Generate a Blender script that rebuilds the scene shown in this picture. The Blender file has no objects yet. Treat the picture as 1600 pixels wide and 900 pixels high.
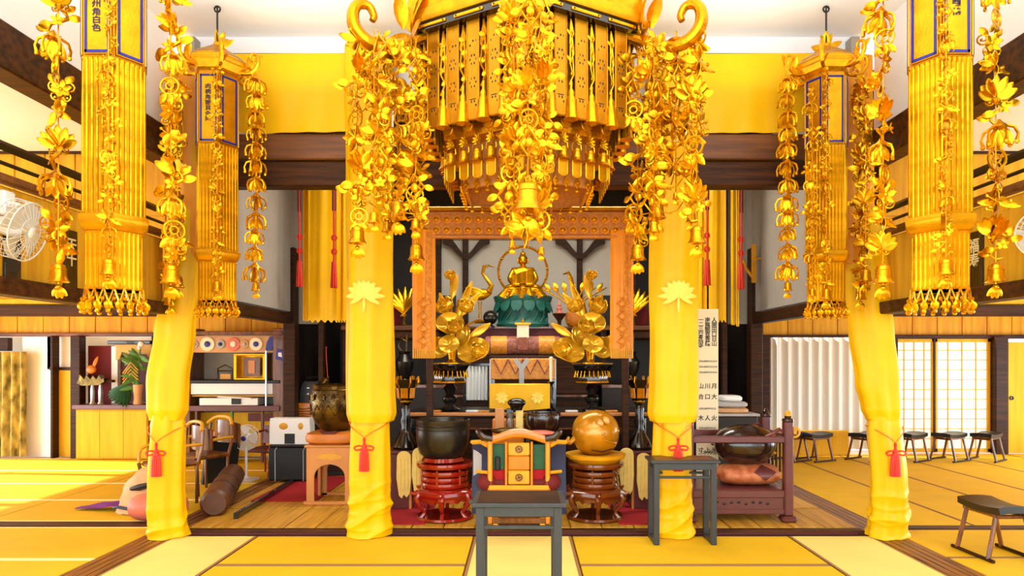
import bpy, bmesh, math, random
from mathutils import Matrix, Vector, Euler
random.seed(7)
PI = math.pi
sc = bpy.context.scene
COL = sc.collection
# ------------------------------------------------------------------ camera
F = 1050.0; CX, CY, EYE = 817.0, 560.0, 1.63
cd = bpy.data.cameras.new('camera'); cam = bpy.data.objects.new('camera', cd); COL.objects.link(cam)
cam.location = (0, 0, EYE); cam.rotation_euler = (PI/2, 0, 0)
cd.sensor_width = 36.0; cd.lens = 36.0*F/1600; cd.shift_x = -17/1600; cd.shift_y = 110/1600; cd.clip_end = 200
sc.camera = cam
# ------------------------------------------------------------------ world, lights, exposure
w = bpy.data.worlds.new('world'); sc.world = w; w.use_nodes = True
bg = w.node_tree.nodes['Background']; bg.inputs['Color'].default_value = (0.88, 0.95, 1.0, 1); bg.inputs['Strength'].default_value = 2.6
def area(name, loc, rot, sx, sy, power, col=(0.88, 0.95, 1.0)):
    l = bpy.data.lights.new(name, 'AREA'); l.shape = 'RECTANGLE'; l.size = sx; l.size_y = sy; l.energy = power; l.color = col
    o = bpy.data.objects.new(name, l); COL.objects.link(o); o.location = loc; o.rotation_euler = rot; return o
area('daylight_entrance', (0, -3.8, 2.2), (PI/2, 0, 0), 12, 3.6, 420)           # open entrance behind the viewer, shines to +Y
area('daylight_left', (-9.3, 4.5, 1.4), (0, -PI/2, 0), 2.2, 10, 330)
area('daylight_right', (9.3, 4.5, 1.4), (0, PI/2, 0), 2.2, 10, 330)
area('hall_fill', (0, 1.2, 4.6), (0, 0, 0), 4.5, 1.6, 90, (1, 0.95, 0.86))  # added fill from above to brighten the hall, no actual lamp
area('ceiling_fill', (0, 2.0, 3.95), (PI, 0, 0), 6.0, 4.2, 200, (0.9, 0.96, 1.0))  # invented upward fill that whitens the main ceiling, no fixture
for s_ in (-1, 1):
    area('ceiling_fill_side', (s_*2.0, 4.9, 4.1), (PI, 0, 0), 1.8, 2.2, 20, (0.92, 0.97, 1.0))  # added fill for the ceiling beside the canopy, there is no cove
    area('aisle_ceiling_fill', (s_*6.3, 3.2, 2.9), (PI, 0, 0), 4.0, 5.0, 50, (0.85, 0.94, 1.0))  # extra upward fill put in for the white aisle ceilings
sn = bpy.data.lights.new('sun', 'SUN'); sn.energy = 11.0; sn.angle = .02; sn.color = (1, .96, .88); so = bpy.data.objects.new('sun', sn); COL.objects.link(so); so.rotation_euler = Vector((.87, -.08, -.5)).to_track_quat('-Z', 'Y').to_euler()
area('rear_daylight_left', (-9.2, 9.0, 1.1), (0, -PI/2, 0), 2.0, 2.4, 70)
area('rear_daylight_right', (9.2, 9.2, 1.1), (0, PI/2, 0), 2.0, 3.0, 80)
area('sanctum_fill', (0, 7.6, 4.5), (0, 0, 0), 3.6, 0.8, 150, (1, 0.95, 0.86))  # added overhead fill to lift the dim altar, no fixture behind it
sc.view_settings.view_transform = 'Standard'; sc.view_settings.look = 'None'
sc.view_settings.exposure = 0.0; sc.view_settings.gamma = 1.0; sc.view_settings.use_curve_mapping = False
sc.cycles.use_denoising = True
sc.cycles.max_bounces = 8; sc.cycles.diffuse_bounces = 5; sc.cycles.glossy_bounces = 4
sc.cycles.sample_clamp_indirect = 8.0; sc.cycles.caustics_reflective = False; sc.cycles.caustics_refractive = False
# ------------------------------------------------------------------ helpers
def P(px, py, d): return Vector(((px-CX)/F*d, d, EYE+(CY-py)/F*d))
def lin(c):
    return tuple(((x/255)/12.92 if x/255 <= .04045 else (((x/255)+.055)/1.055)**2.4) for x in c)
def mat(name, rgb, rough=.5, metal=0., var=0., scale=8., bump=0., bscale=60., stretch=(1, 1, 1), rgb2=None, coat=0., wave=0., spec=.5):
    m = bpy.data.materials.new(name); m.use_nodes = True; nt = m.node_tree; b = nt.nodes['Principled BSDF']
    c = lin(rgb); b.inputs['Roughness'].default_value = rough; b.inputs['Metallic'].default_value = metal
    b.inputs['Base Color'].default_value = (*c, 1); b.inputs['Coat Weight'].default_value = coat; b.inputs['Specular IOR Level'].default_value = spec
    if var or rgb2 or bump:
        tc = nt.nodes.new('ShaderNodeTexCoord'); mp = nt.nodes.new('ShaderNodeMapping'); mp.inputs['Scale'].default_value = stretch
        nt.links.new(tc.outputs['Object'], mp.inputs['Vector'])
    if var or rgb2:
        n = nt.nodes.new('ShaderNodeTexNoise'); n.inputs['Scale'].default_value = scale; n.inputs['Detail'].default_value = 4
        nt.links.new(mp.outputs['Vector'], n.inputs['Vector'])
        r = nt.nodes.new('ShaderNodeValToRGB'); r.color_ramp.elements[0].position = .32; r.color_ramp.elements[1].position = .68
        c2 = lin(rgb2) if rgb2 else tuple(x*(1-var) for x in c)
        r.color_ramp.elements[0].color = (*c2, 1); r.color_ramp.elements[1].color = (*c, 1)
        nt.links.new(n.outputs['Fac'], r.inputs['Fac']); nt.links.new(r.outputs['Color'], b.inputs['Base Color'])
    if bump:
        n2 = nt.nodes.new('ShaderNodeTexNoise'); n2.inputs['Scale'].default_value = bscale; n2.inputs['Detail'].default_value = 3
        nt.links.new(mp.outputs['Vector'], n2.inputs['Vector'])
        bp = nt.nodes.new('ShaderNodeBump'); bp.inputs['Strength'].default_value = bump; bp.inputs['Distance'].default_value = .01
        nt.links.new(n2.outputs['Fac'], bp.inputs['Height']); nt.links.new(bp.outputs['Normal'], b.inputs['Normal'])
    return m
def glow(m, rgb, s):
    b = m.node_tree.nodes['Principled BSDF']; b.inputs['Emission Color'].default_value = (*lin(rgb), 1); b.inputs['Emission Strength'].default_value = s; return m
M = {}
M['gold'] = mat('gold leaf', (236, 168, 14), .27, .85, .3, 14, .3, 40)
M['gold_bright'] = mat('bright gilt brass', (240, 178, 16), .25, .85, .28, 20)
M['gold_plate'] = mat('gilt plate', (238, 174, 12), .3, .75, .25, 9, .15, 70)
M['gold_deep'] = mat('aged brass', (225, 150, 20), .32, .8, .35, 12)
M['gilt_plaque'] = mat('aged gilt plaque', (206, 142, 8), .32, .75, .25, 9, .15, 70)
M['gilt_lotus'] = mat('gilt lotus', (244, 190, 40), .24, .5, .2, 12)
M['copper'] = mat('copper brocade', (226, 146, 70), .5, .15, .25, 30, .3, 90)
M['blue'] = mat('blue enamel', (28, 32, 140), .4)
M['ink'] = mat('black ink', (52, 40, 70), .6)
M['inkb'] = mat('brush ink', (38, 34, 30), .7)
M['gilt_ink'] = mat('gilt lettering', (225, 205, 150), .5)
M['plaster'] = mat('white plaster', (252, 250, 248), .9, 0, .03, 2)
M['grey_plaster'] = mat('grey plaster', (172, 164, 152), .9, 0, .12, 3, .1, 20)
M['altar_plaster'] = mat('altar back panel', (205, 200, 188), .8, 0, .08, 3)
M['wood_dark'] = mat('dark stained timber', (70, 38, 12), .5, 0, 0, 3, .2, 30, (1, 1, 12), (38, 19, 6), spec=.2)
M['wood_darkx'] = mat('dark stained timber along', (86, 47, 14), .5, 0, 0, 3, .2, 30, (.6, 6, 8), (42, 21, 6), spec=.2)
M['wood_beam'] = mat('lighter beam timber', (132, 76, 22), .45, 0, 0, 2.5, .2, 30, (.6, 6, 8), (84, 46, 12))
M['wood_gold'] = mat('honey cedar board', (228, 172, 36), .55, 0, 0, 2.2, .12, 30, (6, 6, .5), (200, 138, 24), spec=.25)
M['wood_yellow'] = mat('yellow cedar panel', (232, 182, 40), .6, 0, 0, 2.2, .1, 30, (6, 6, .5), (218, 164, 30), spec=.2)
M['wood_plank'] = mat('platform plank', (212, 160, 54), .4, 0, 0, 3, .1, 30, (8, .6, 6), (176, 122, 34), spec=.3)
M['wood_sill'] = mat('worn threshold timber', (160, 98, 28), .4, 0, 0, 5, .3, 30, (10, .5, 8), (60, 32, 10))
M['wood_brown'] = mat('brown polished wood', (138, 76, 20), .28, 0, 0, 4, 0, 1, (5, 5, .7), (70, 34, 8), .4)
M['wood_tan'] = mat('tan wooden stand', (214, 140, 66), .4, 0, .2, 4)
M['wood_orange'] = mat('orange lacquered wood', (222, 128, 16), .3, 0, .2, 5, coat=.3)
M['wood_red'] = mat('mauve red rosewood', (104, 48, 46), .35, 0, .25, 5, coat=.2)
M['tatami'] = mat('golden tatami', (226, 180, 30), .7, 0, .08, 3, .1, 200, (1, 1, 1), spec=.15)
M['tatami_pale'] = mat('pale tatami', (234, 210, 118), .7, 0, .05, 3, .1, 200, spec=.15)
M['heri'] = mat('brown mat border', (150, 104, 56), .8)
M['heri_pale'] = mat('pale mat border', (252, 226, 150), .7)
M['cloth'] = mat('yellow satin', (246, 190, 6), .4, 0, .12, 3, .1, 14, spec=.22)
M['cloth_orange'] = mat('orange satin', (252, 160, 16), .45, 0, .12, 4)
M['cloth_band'] = mat('yellow orange drapery', (250, 194, 14), .4, 0, 0, 1.6, .05, 10, (2.2, 1, .5), (248, 186, 4), spec=.2)
M['embroidery'] = mat('pale embroidery', (255, 226, 96), .6, 0, .1, 30)
M['red_cord'] = mat('red silk cord', (214, 44, 12), .5, 0, .15, 40)
M['orange_cord'] = mat('orange cord', (206, 110, 20), .55)
M['red_lacquer'] = mat('red lacquer', (158, 28, 12), .15, 0, .25, 6, coat=.8)
M['brown_lacquer'] = mat('brown lacquer', (122, 54, 14), .16, 0, .35, 6, coat=.8)
M['red_carpet'] = mat('crimson carpet', (168, 14, 26), .9, 0, .12, 20, .4, 200)
M['black'] = mat('black lacquer', (16, 14, 13), .18, 0, 0, coat=.6)
M['black_matt'] = mat('matt black', (20, 20, 21), .55)
M['charcoal'] = mat('charcoal painted wood', (48, 53, 57), .4, 0, .12, 6)
M['iron'] = mat('dark bronze', (66, 63, 57), .26, .8, .3, 5)
M['bronze'] = mat('engraved bronze', (112, 86, 30), .24, .75, 0, 7, .5, 30, (1, 1, 1), (58, 40, 14))
M['mokugyo'] = mat('gilded wood fish', (206, 138, 14), .25, .3, .25, 6, .15, 30, coat=.4)
M['darkbowl'] = mat('dark brown lacquer', (46, 24, 18), .2, 0, .2, 5, coat=.5)
M['teal'] = mat('teal lacquer', (14, 98, 84), .45, 0, .35, 12)
M['brocade'] = mat('orange brocade', (240, 164, 54), .5, .05, 0, 26, .4, 60, (1, 1, 1), (212, 124, 30))
M['brocade_pink'] = mat('rose brocade', (176, 110, 86), .55, .05, 0, 26, .3, 60, (1, 1, 1), (130, 66, 52))
M['white'] = mat('white paint', (240, 240, 236), .4)
M['grey'] = mat('grey cloth', (176, 174, 172), .6)
M['paper'] = mat('cream paper', (250, 236, 200), .8, 0, .04, 5)
M['cream'] = mat('pale yellow felt', (246, 218, 120), .7, 0, .1, 20)
M['leather'] = mat('black leather', (30, 27, 28), .35, 0, .2, 20, .2, 120)
M['green'] = mat('green cloth', (24, 92, 52), .6, 0, .3, 10)
M['leafgreen'] = mat('green leaves', (86, 140, 40), .5, 0, .4, 20)
M['navy'] = mat('navy cloth', (34, 40, 74), .6)
M['purple'] = mat('purple silk', (112, 10, 128), .5, 0, .2, 8)
M['pink'] = mat('rose cushion', (222, 116, 92), .45, 0, .15, 5)
M['beige'] = mat('beige cloth', (216, 164, 112), .7, 0, .15, 8)
M['orange_cushion'] = mat('orange brown cushion', (212, 122, 34), .45, 0, .2, 6)
M['amber'] = mat('amber cushion', (232, 164, 18), .4, 0, .2, 6)
M['peach'] = mat('peach brocade', (214, 134, 84), .5, 0, 0, 14, .1, 40, (1, 1, 1), (176, 86, 46))
M['brown_leather'] = mat('brown leather', (98, 54, 22), .45, 0, .3, 8)
M['maroon'] = mat('maroon velvet', (110, 16, 18), .8, 0, .2, 8)
M['darkred'] = mat('dark red panel', (84, 14, 12), .6, 0, .2, 4)
M['dark'] = mat('smoke dark wood', (30, 18, 9), .5, 0, .3, 3)
M['silver'] = mat('silver', (190, 190, 190), .3, .9)
M['white_fold'] = mat('white pleated curtain', (238, 236, 228), .8)
M['curtain'] = mat('patterned curtain', (222, 196, 104), .8, 0, 0, 9, 0, 1, (1, 1, .5), (96, 84, 36))
def translucent(name, rgb, amount=.6, rough=.8):
    m = mat(name, rgb, rough); nt = m.node_tree; b = nt.nodes['Principled BSDF']; out = nt.nodes['Material Output']
    t = nt.nodes.new('ShaderNodeBsdfTranslucent'); t.inputs['Color'].default_value = (*lin(rgb), 1)
    mx = nt.nodes.new('ShaderNodeMixShader'); mx.inputs['Fac'].default_value = amount
    nt.links.new(b.outputs[0], mx.inputs[1]); nt.links.new(t.outputs[0], mx.inputs[2]); nt.links.new(mx.outputs[0], out.inputs['Surface']); return m
M['shoji'] = translucent('shoji paper', (252, 250, 240), .5)
M['fanwire'] = mat('fan grille', (228, 224, 214), .4)
M['fanblade'] = translucent('pale fan blade', (240, 238, 232), .4)
M['glass'] = mat('display glass', (200, 205, 200), .05); M['glass'].node_tree.nodes['Principled BSDF'].inputs['Transmission Weight'].default_value = .95

def smooth(pts, n=4):
    pts = [Vector(p) for p in pts]; out = []
    for i in range(len(pts)-1):
        a, b, c, d = pts[max(i-1, 0)], pts[i], pts[i+1], pts[min(i+2, len(pts)-1)]
        for k in range(n):
            t = k/n; out.append(.5*(2*b+(c-a)*t+(2*a-5*b+4*c-d)*t*t+(3*b-a-3*c+d)*t**3))
    return out+[pts[-1]]
def lerpl(r, n=4): return [r[i]+(r[i+1]-r[i])*k/n for i in range(len(r)-1) for k in range(n)]+[r[-1]]
class MB:
    def __init__(s): s.v = []; s.f = []; s.mi = []; s.M = Matrix(); s.cur = 0
    def add(s, vs, fs):
        n = len(s.v); MM = s.M
        s.v.extend((MM @ Vector(p))[:] for p in vs)
        for f in fs: s.f.append(tuple(i+n for i in f)); s.mi.append(s.cur)
        return s
    def box(s, c, d, bev=0., rot=None):
        x, y, z = d[0]/2, d[1]/2, d[2]/2; R = Euler(rot).to_matrix() if rot else None; b = min(bev, x*.9, y*.9, z*.9)
        vs = []; fs = []
        if b <= 0:
            vs = [(i*x, j*y, k*z) for i in (-1, 1) for j in (-1, 1) for k in (-1, 1)]
            fs = [(0, 1, 3, 2), (4, 6, 7, 5), (0, 4, 5, 1), (2, 3, 7, 6), (0, 2, 6, 4), (1, 5, 7, 3)]
        else:
            idx = {}
            for i in (-1, 1):
                for j in (-1, 1):
                    for k in (-1, 1):
                        for a in range(3):
                            p = [i*(x-b), j*(y-b), k*(z-b)]; p[a] = (i*x, j*y, k*z)[a]
                            idx[(i, j, k, a)] = len(vs); vs.append(tuple(p))
            for a in range(3):
                o = [q for q in range(3) if q != a]
                for sg in (-1, 1):
                    q = []
                    for (u, v_) in ((-1, -1), (1, -1), (1, 1), (-1, 1)):
                        t = [0, 0, 0]; t[a] = sg; t[o[0]] = u; t[o[1]] = v_; q.append(idx[(*t, a)])
                    fs.append(tuple(q))
            for a in range(3):
                o = [q for q in range(3) if q != a]
                for u in (-1, 1):
                    for v_ in (-1, 1):
                        t0 = [0, 0, 0]; t1 = [0, 0, 0]; t0[a] = -1; t1[a] = 1; t0[o[0]] = t1[o[0]] = u; t0[o[1]] = t1[o[1]] = v_
                        fs.append((idx[(*t0, o[0])], idx[(*t1, o[0])], idx[(*t1, o[1])], idx[(*t0, o[1])]))
            for i in (-1, 1):
                for j in (-1, 1):
                    for k in (-1, 1): fs.append((idx[(i, j, k, 0)], idx[(i, j, k, 1)], idx[(i, j, k, 2)]))
        c = Vector(c); vs = [((R @ Vector(p)) if R else Vector(p))+c for p in vs]
        return s.add(vs, fs)
    def rings(s, rs, closed=True, caps=True):
        n = len(rs[0]); vs = [p for r in rs for p in r]; fs = []
        for a in range(len(rs)-1):
            for b in range(n if closed else n-1):
                c = (b+1) % n; fs.append((a*n+b, a*n+c, (a+1)*n+c, (a+1)*n+b))
        if caps and closed: fs.append(tuple(range(n-1, -1, -1))); fs.append(tuple(range((len(rs)-1)*n, len(rs)*n)))
        return s.add(vs, fs)
    def lathe(s, prof, c=(0, 0, 0), seg=20, ph=0., sx=1, sy=1, caps=True):
        return s.rings([[(c[0]+r*sx*math.cos(ph+2*PI*k/seg), c[1]+r*sy*math.sin(ph+2*PI*k/seg), c[2]+z) for k in range(seg)] for r, z in prof], True, caps)
    def tube(s, pts, r, seg=6, closed=False):
        pts = [Vector(p) for p in pts]; n = len(pts); rr = r if isinstance(r, (list, tuple)) else [r]*n
        t0 = (pts[1]-pts[0]).normalized(); up = Vector((0, 0, 1)) if abs(t0.z) < .9 else Vector((1, 0, 0)); u = t0.cross(up).normalized(); rs = []
        for i in range(n):
            a = pts[i-1] if (i > 0 or closed) else pts[0]; b = pts[(i+1) % n] if (i < n-1 or closed) else pts[-1]
            t = (b-a); t = t.normalized() if t.length > 1e-9 else t0
            u = u-t*u.dot(t); u = u.normalized() if u.length > 1e-6 else t.orthogonal().normalized(); v_ = t.cross(u)
            rs.append([pts[i]+(u*math.cos(2*PI*k/seg)+v_*math.sin(2*PI*k/seg))*rr[i] for k in range(seg)])
        if closed: rs.append(rs[0]); return s.rings(rs, True, False)
        return s.rings(rs)
    def ball(s, c, r, seg=10, rg=6):
        r = r if isinstance(r, (tuple, list)) else (r, r, r)
        rs = [[(c[0]+r[0]*math.sin(PI*a/rg)*math.cos(2*PI*k/seg), c[1]+r[1]*math.sin(PI*a/rg)*math.sin(2*PI*k/seg), c[2]-r[2]*math.cos(PI*a/rg)) for k in range(seg)] for a in [.12]+list(range(1, rg))+[rg-.12]]
        return s.rings(rs)
    def plate(s, out, y0, y1):
        n = len(out); vs = [(x, y0, z) for x, z in out]+[(x, y1, z) for x, z in out]
        return s.add(vs, [tuple(range(n)), tuple(range(2*n-1, n-1, -1))]+[(i, n+i, n+(i+1) % n, (i+1) % n) for i in range(n)])
    def sheet(s, fn, nu, nv, t=.004):
        pt = [[Vector(fn(i/nu, j/nv)) for j in range(nv+1)] for i in range(nu+1)]; top = []; bot = []
        for i in range(nu+1):
            for j in range(nv+1):
                du = pt[min(i+1, nu)][j]-pt[max(i-1, 0)][j]; dv = pt[i][min(j+1, nv)]-pt[i][max(j-1, 0)]; n = du.cross(dv)
                n = n.normalized() if n.length > 1e-12 else Vector((0, 0, 1)); top.append(pt[i][j]+n*t/2); bot.append(pt[i][j]-n*t/2)
        N = len(top); W = nv+1; fs = []
        for i in range(nu):
            for j in range(nv):
                a, b, c, d = i*W+j, (i+1)*W+j, (i+1)*W+j+1, i*W+j+1; fs.append((a, b, c, d)); fs.append((N+d, N+c, N+b, N+a))
        for i in range(nu): a, b = i*W, (i+1)*W; fs.append((N+a, N+b, b, a)); a, b = i*W+nv, (i+1)*W+nv; fs.append((a, b, N+b, N+a))
        for j in range(nv): a, b = j, j+1; fs.append((a, b, N+b, N+a)); a, b = nu*W+j, nu*W+j+1; fs.append((N+a, N+b, b, a))
        return s.add(top+bot, fs)
    def disc_ring(s, c, R, r, axis='y', seg=24, rs=6):
        pts = []
        for k in range(seg):
            a = 2*PI*k/seg; x, y = R*math.cos(a), R*math.sin(a)
            pts.append({'y': (c[0]+x, c[1], c[2]+y), 'z': (c[0]+x, c[1]+y, c[2]), 'x': (c[0], c[1]+x, c[2]+y)}[axis])
        return s.tube(pts, r, rs, True)
    def mesh(s, name, mats, angle=35):
        me = bpy.data.meshes.new(name); me.from_pydata(s.v, [], s.f)
        for m in (mats if isinstance(mats, (list, tuple)) else [mats]): me.materials.append(M[m] if isinstance(m, str) else m)
        if any(s.mi): me.polygons.foreach_set('material_index', s.mi)
        bm = bmesh.new(); bm.from_mesh(me); bmesh.ops.recalc_face_normals(bm, faces=bm.faces); bm.to_mesh(me); bm.free()
        me.polygons.foreach_set('use_smooth', [True]*len(me.polygons)); me.set_sharp_from_angle(angle=math.radians(angle)); return me
    def build(s, name, mats, parent=None, loc=(0, 0, 0), rot=(0, 0, 0), angle=35):
        return put(name, s.mesh(name, mats, angle), parent, loc, rot)
def put(name, me, parent=None, loc=(0, 0, 0), rot=(0, 0, 0), sc_=1):
    o = bpy.data.objects.new(name, me); COL.objects.link(o); o.parent = parent; o.location = loc; o.rotation_euler = rot
    if sc_ != 1: o.scale = (sc_,)*3 if not isinstance(sc_, tuple) else sc_
    return o
def tag(o, label=None, cat=None, group=None, kind=None):
    if label: o['label'] = label
    if cat: o['category'] = cat
    if group: o['group'] = group
    if kind: o['kind'] = kind
    return o
def thing(name, label, cat, loc=(0, 0, 0), rz=0., group=None):
    o = bpy.data.objects.new(name, None); COL.objects.link(o); o.location = loc; o.rotation_euler = (0, 0, rz); o.empty_display_size = .05
    return tag(o, label, cat, group)
def struct(o, label=None): o['kind'] = 'structure'; (label and o.__setitem__('label', label)); return o
def B(c, d, bev=0., rot=None): return MB().box(c, d, bev, rot)
def dup(root, loc, rz=None, label=None, group=None):
    kids = {}
    for o in COL.objects:
        if o.parent: kids.setdefault(o.parent, []).append(o)
    r = root.copy(); COL.objects.link(r); r.location = loc
    if rz is not None: r.rotation_euler = (0, 0, rz)
    if label: r['label'] = label
    if group: r['group'] = group
    def rec(a, b):
        for ch in kids.get(a, []):
            c = ch.copy(); COL.objects.link(c); c.parent = b; rec(ch, c)
    rec(root, r); return r
_CJK = None
def text(s, name, m, size, parent, loc, rot=(PI/2, 0, 0), depth=.0015, vertical=True, spacing=1.0, sx=1.0):
    """lettering as thin solid glyph meshes, one mesh; top to bottom when vertical"""
    cu = bpy.data.curves.new(name, 'FONT'); cu.body = ('\n'.join(s) if vertical else s); cu.size = size; cu.align_x = 'CENTER'; cu.align_y = 'TOP'
    cu.space_line = spacing; cu.extrude = depth; cu.offset = size*.018; cu.resolution_u = 2
    o = bpy.data.objects.new(name, cu); COL.objects.link(o); bpy.context.view_layer.update()
    me = bpy.data.meshes.new_from_object(o.evaluated_get(bpy.context.evaluated_depsgraph_get())); me.name = name
    bpy.data.objects.remove(o); me.materials.clear(); me.materials.append(M[m]); return put(name, me, parent, loc, rot, (sx, 1, 1))
# ------------------------------------------------------------------ setting: floor
PX = 3.2                                                     # pillar line
fl = struct(B((0, 4, -.06), (19, 16.4, .06)).build('floor', 'wood_sill'))
def mats_(x0, x1, y0, y1, m, h='heri', along='x', gap=.012, hw=.028):
    """one tatami mat: woven top and two cloth borders along its long sides"""
    b = MB(); x0 += gap/2; x1 -= gap/2; y0 += gap/2; y1 -= gap/2; z0, z1 = -.03, .0
    cx, cy = (x0+x1)/2, (y0+y1)/2
    b.box((cx, cy, -.015), (x1-x0, y1-y0, .03), .004)
    b.cur = 1
    if along == 'x':
        for y in (y0+hw/2, y1-hw/2): b.box((cx, y, -.013), (x1-x0+.001, hw, .029), .004)
    else:
        for x in (x0+hw/2, x1-hw/2): b.box((x, cy, -.013), (hw, y1-y0+.001, .029), .004)
    return b.build('tatami_mat', [m, h], fl)
for y0, y1 in ((4.2, 6.17), (2.3, 4.2), (.3, 2.3), (-1.7, .3), (-3.7, -1.7)):
    mats_(-.45, .45, y0, y1, 'tatami_pale', along='y')
    for s in (-1, 1): mats_(min(s*2.43, s*3.2), max(s*2.43, s*3.2), y0, y1, 'tatami_pale', along='y')
for k in range(11):
    y1 = 6.17-.87*k
    for s in (-1, 1): mats_(min(s*.45, s*2.43), max(s*.45, s*2.43), y1-.87, y1, 'tatami', along='x')
for y0, y1 in ((5.45, 6.5), (4.4, 5.45), (3.3, 4.4), (2.2, 3.3), (1.1, 2.2), (0, 1.1), (6.72, 7.74), (7.74, 8.77), (8.77, 9.78), (9.78, 10.95)):
    for x0, x1 in ((-5.4, -3.48), (-7.3, -5.4), (-9.2, -7.3)): mats_(x0, x1, y0, y1, 'tatami', 'heri_pale', 'x', hw=.03)
for x0, x1 in ((3.48, 4.4), (4.4, 5.3), (5.3, 6.2), (6.2, 7.2), (7.2, 8.2), (8.2, 9.2)):
    for y0, y1 in ((6.56, 8.3), (8.3, 10.0), (10.0, 11.5)): mats_(x0, x1, y0, y1, 'tatami', 'heri', 'y', hw=.018)
for y0, y1 in ((5.5, 6.4), (4.5, 5.5), (3.4, 4.5), (2.2, 3.4), (1, 2.2)):
    for x0, x1 in ((3.48, 5.4), (5.4, 7.3), (7.3, 9.2)): mats_(x0, x1, y0, y1, 'tatami', 'heri', 'x', hw=.02)
for s in (-1, 1):                                             # grooved thresholds
    b = MB()
    for k in range(4): b.box((s*3.34+(k-1.5)*.068, 3.6, -.012), (.062, 14.6, .03), .006)
    b.build('threshold', 'wood_sill', fl)
B((-6.3, 6.61, -.01), (5.6, .2, .03), .006).build('threshold', 'wood_darkx', fl)
B((6.3, 6.48, -.01), (5.6, .14, .03), .006).build('threshold', 'wood_darkx', fl)
# ---- raised inner sanctum
pf = struct(B((0, 8.8, -.01), (6.3, 5.0, .05)).build('sanctum_floor', 'wood_darkx'))
xs = [-3.15+.3*k for k in range(22)]
for i in range(21):
    B(((xs[i]+xs[i+1])/2, 6.72, .025), (.292, .78, .03), .004).build('plank', 'wood_plank', pf)
for i in range(21):
    B(((xs[i]+xs[i+1])/2, 8.2, .025), (.292, 2.1, .03), .004).build('plank', 'wood_plank', pf)
B((0, 6.27, .012), (6.34, .09, .05), .006).build('step_edge', 'wood_darkx', pf)
B((0, 6.222, .006), (6.2, .012, .02)).build('red_edging', 'darkred', pf)
# ---- ceilings, walls
struct(B((0, 4, 4.73), (6.7, 15.6, .06)).build('ceiling', 'plaster'))
for s, nm in ((-1, 'left'), (1, 'right')):
    struct(B((s*6.3, 1.25, 3.6), (5.8, 10.1, .06)).build('ceiling_aisle_'+nm, 'plaster'))
    struct(B((s*6.3, 8.9, 3.0), (5.9, 5.2, .06)).build('ceiling_rear_aisle_'+nm, 'wood_gold'))
    # white wall above the side beam
    struct(B((s*3.32, 1.25, 4.2), (.06, 10.1, 1.05)).build('wall_upper_'+nm, 'plaster'))
    bm_ = struct(B((s*3.3, 1.25, 3.57), (.2, 10.1, .3), .012).build('beam_'+nm, 'wood_darkx'))
    # hanging side wall with rails, boards and lintel
    hw = struct(B((s*3.36, 1.25, 2.44), (.02, 10.0, .6)).build('wall_hanging_'+nm, 'wood_gold'))
    for k in range(10): B((s*3.34, -3.3+k*1.0, 2.44), (.03, .985, .58), .005).build('board', 'wood_gold', hw)
    B((s*3.33, 1.25, 2.78), (.09, 10.0, .05), .006).build('rail', 'wood_beam', hw)
    B((s*3.3, 1.25, 2.085), (.17, 10.0, .11), .01).build('lintel', 'wood_darkx', hw)
    b = MB()
    for (z, r) in ((2.98, .032), (2.87, .014)): b.tube([(s*3.3, -3.7, z), (s*3.3, 6.2, z)], r, 8)
    b.build('curtain_rail', 'iron', hw)
    # frontal hanging board wall beside the pillar
    fw = struct(B((s*6.3, 6.36, 2.9), (5.8, .02, 1.4)).build('wall_front_'+nm, 'wood_gold'))
    for k in range(20): B((s*(3.5+k*.285), 6.335, 2.88), (.278, .03, 1.38), .006).build('board', 'wood_gold', fw)
    B((s*6.3, 6.32, 3.57), (5.8, .07, .04)).build('top_trim', 'wood_dark', fw)
    B((s*6.3, 6.32, 2.16), (5.8, .12, .05), .006).build('rail', 'wood_yellow', fw)
    B((s*6.3, 6.3, 2.075), (5.8, .14, .1), .01).build('lintel', 'wood_darkx', fw)
    # side walls with wide paper windows
    wl = struct(B((s*9.25, 4, .1), (.08, 15.4, .3)).build('wall_'+nm, 'plaster'))
    B((s*9.25, 4, 2.85), (.08, 15.4, 1.5)).build('upper_panel', 'plaster', wl)
    for k in range(9): B((s*9.25, -3.6+k*1.9, 1.2), (.12, .14, 2.4), .01).build('post', 'wood_dark', wl)
# inner sanctum side walls (plaster above a lintel) and posts
for s, nm in ((-1, 'left'), (1, 'right')):
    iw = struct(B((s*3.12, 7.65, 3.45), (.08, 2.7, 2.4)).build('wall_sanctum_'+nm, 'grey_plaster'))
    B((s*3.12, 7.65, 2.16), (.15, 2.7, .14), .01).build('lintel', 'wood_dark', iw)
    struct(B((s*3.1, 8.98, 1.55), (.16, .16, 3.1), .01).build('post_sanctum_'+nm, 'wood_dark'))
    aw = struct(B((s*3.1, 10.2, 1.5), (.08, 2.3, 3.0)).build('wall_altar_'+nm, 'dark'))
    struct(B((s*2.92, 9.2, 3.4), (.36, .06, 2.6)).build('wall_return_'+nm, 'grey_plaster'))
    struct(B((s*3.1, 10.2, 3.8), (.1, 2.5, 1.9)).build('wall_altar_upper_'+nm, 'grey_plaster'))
    struct(B((s*2.74, 9.15, 2.2), (.07, .1, 4.3), .008).build('post_altar_'+nm, 'wood_dark'))
struct(B((0, 11.3, 2.4), (6.3, .08, 4.8)).build('wall_altar_back', 'dark'))
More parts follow.
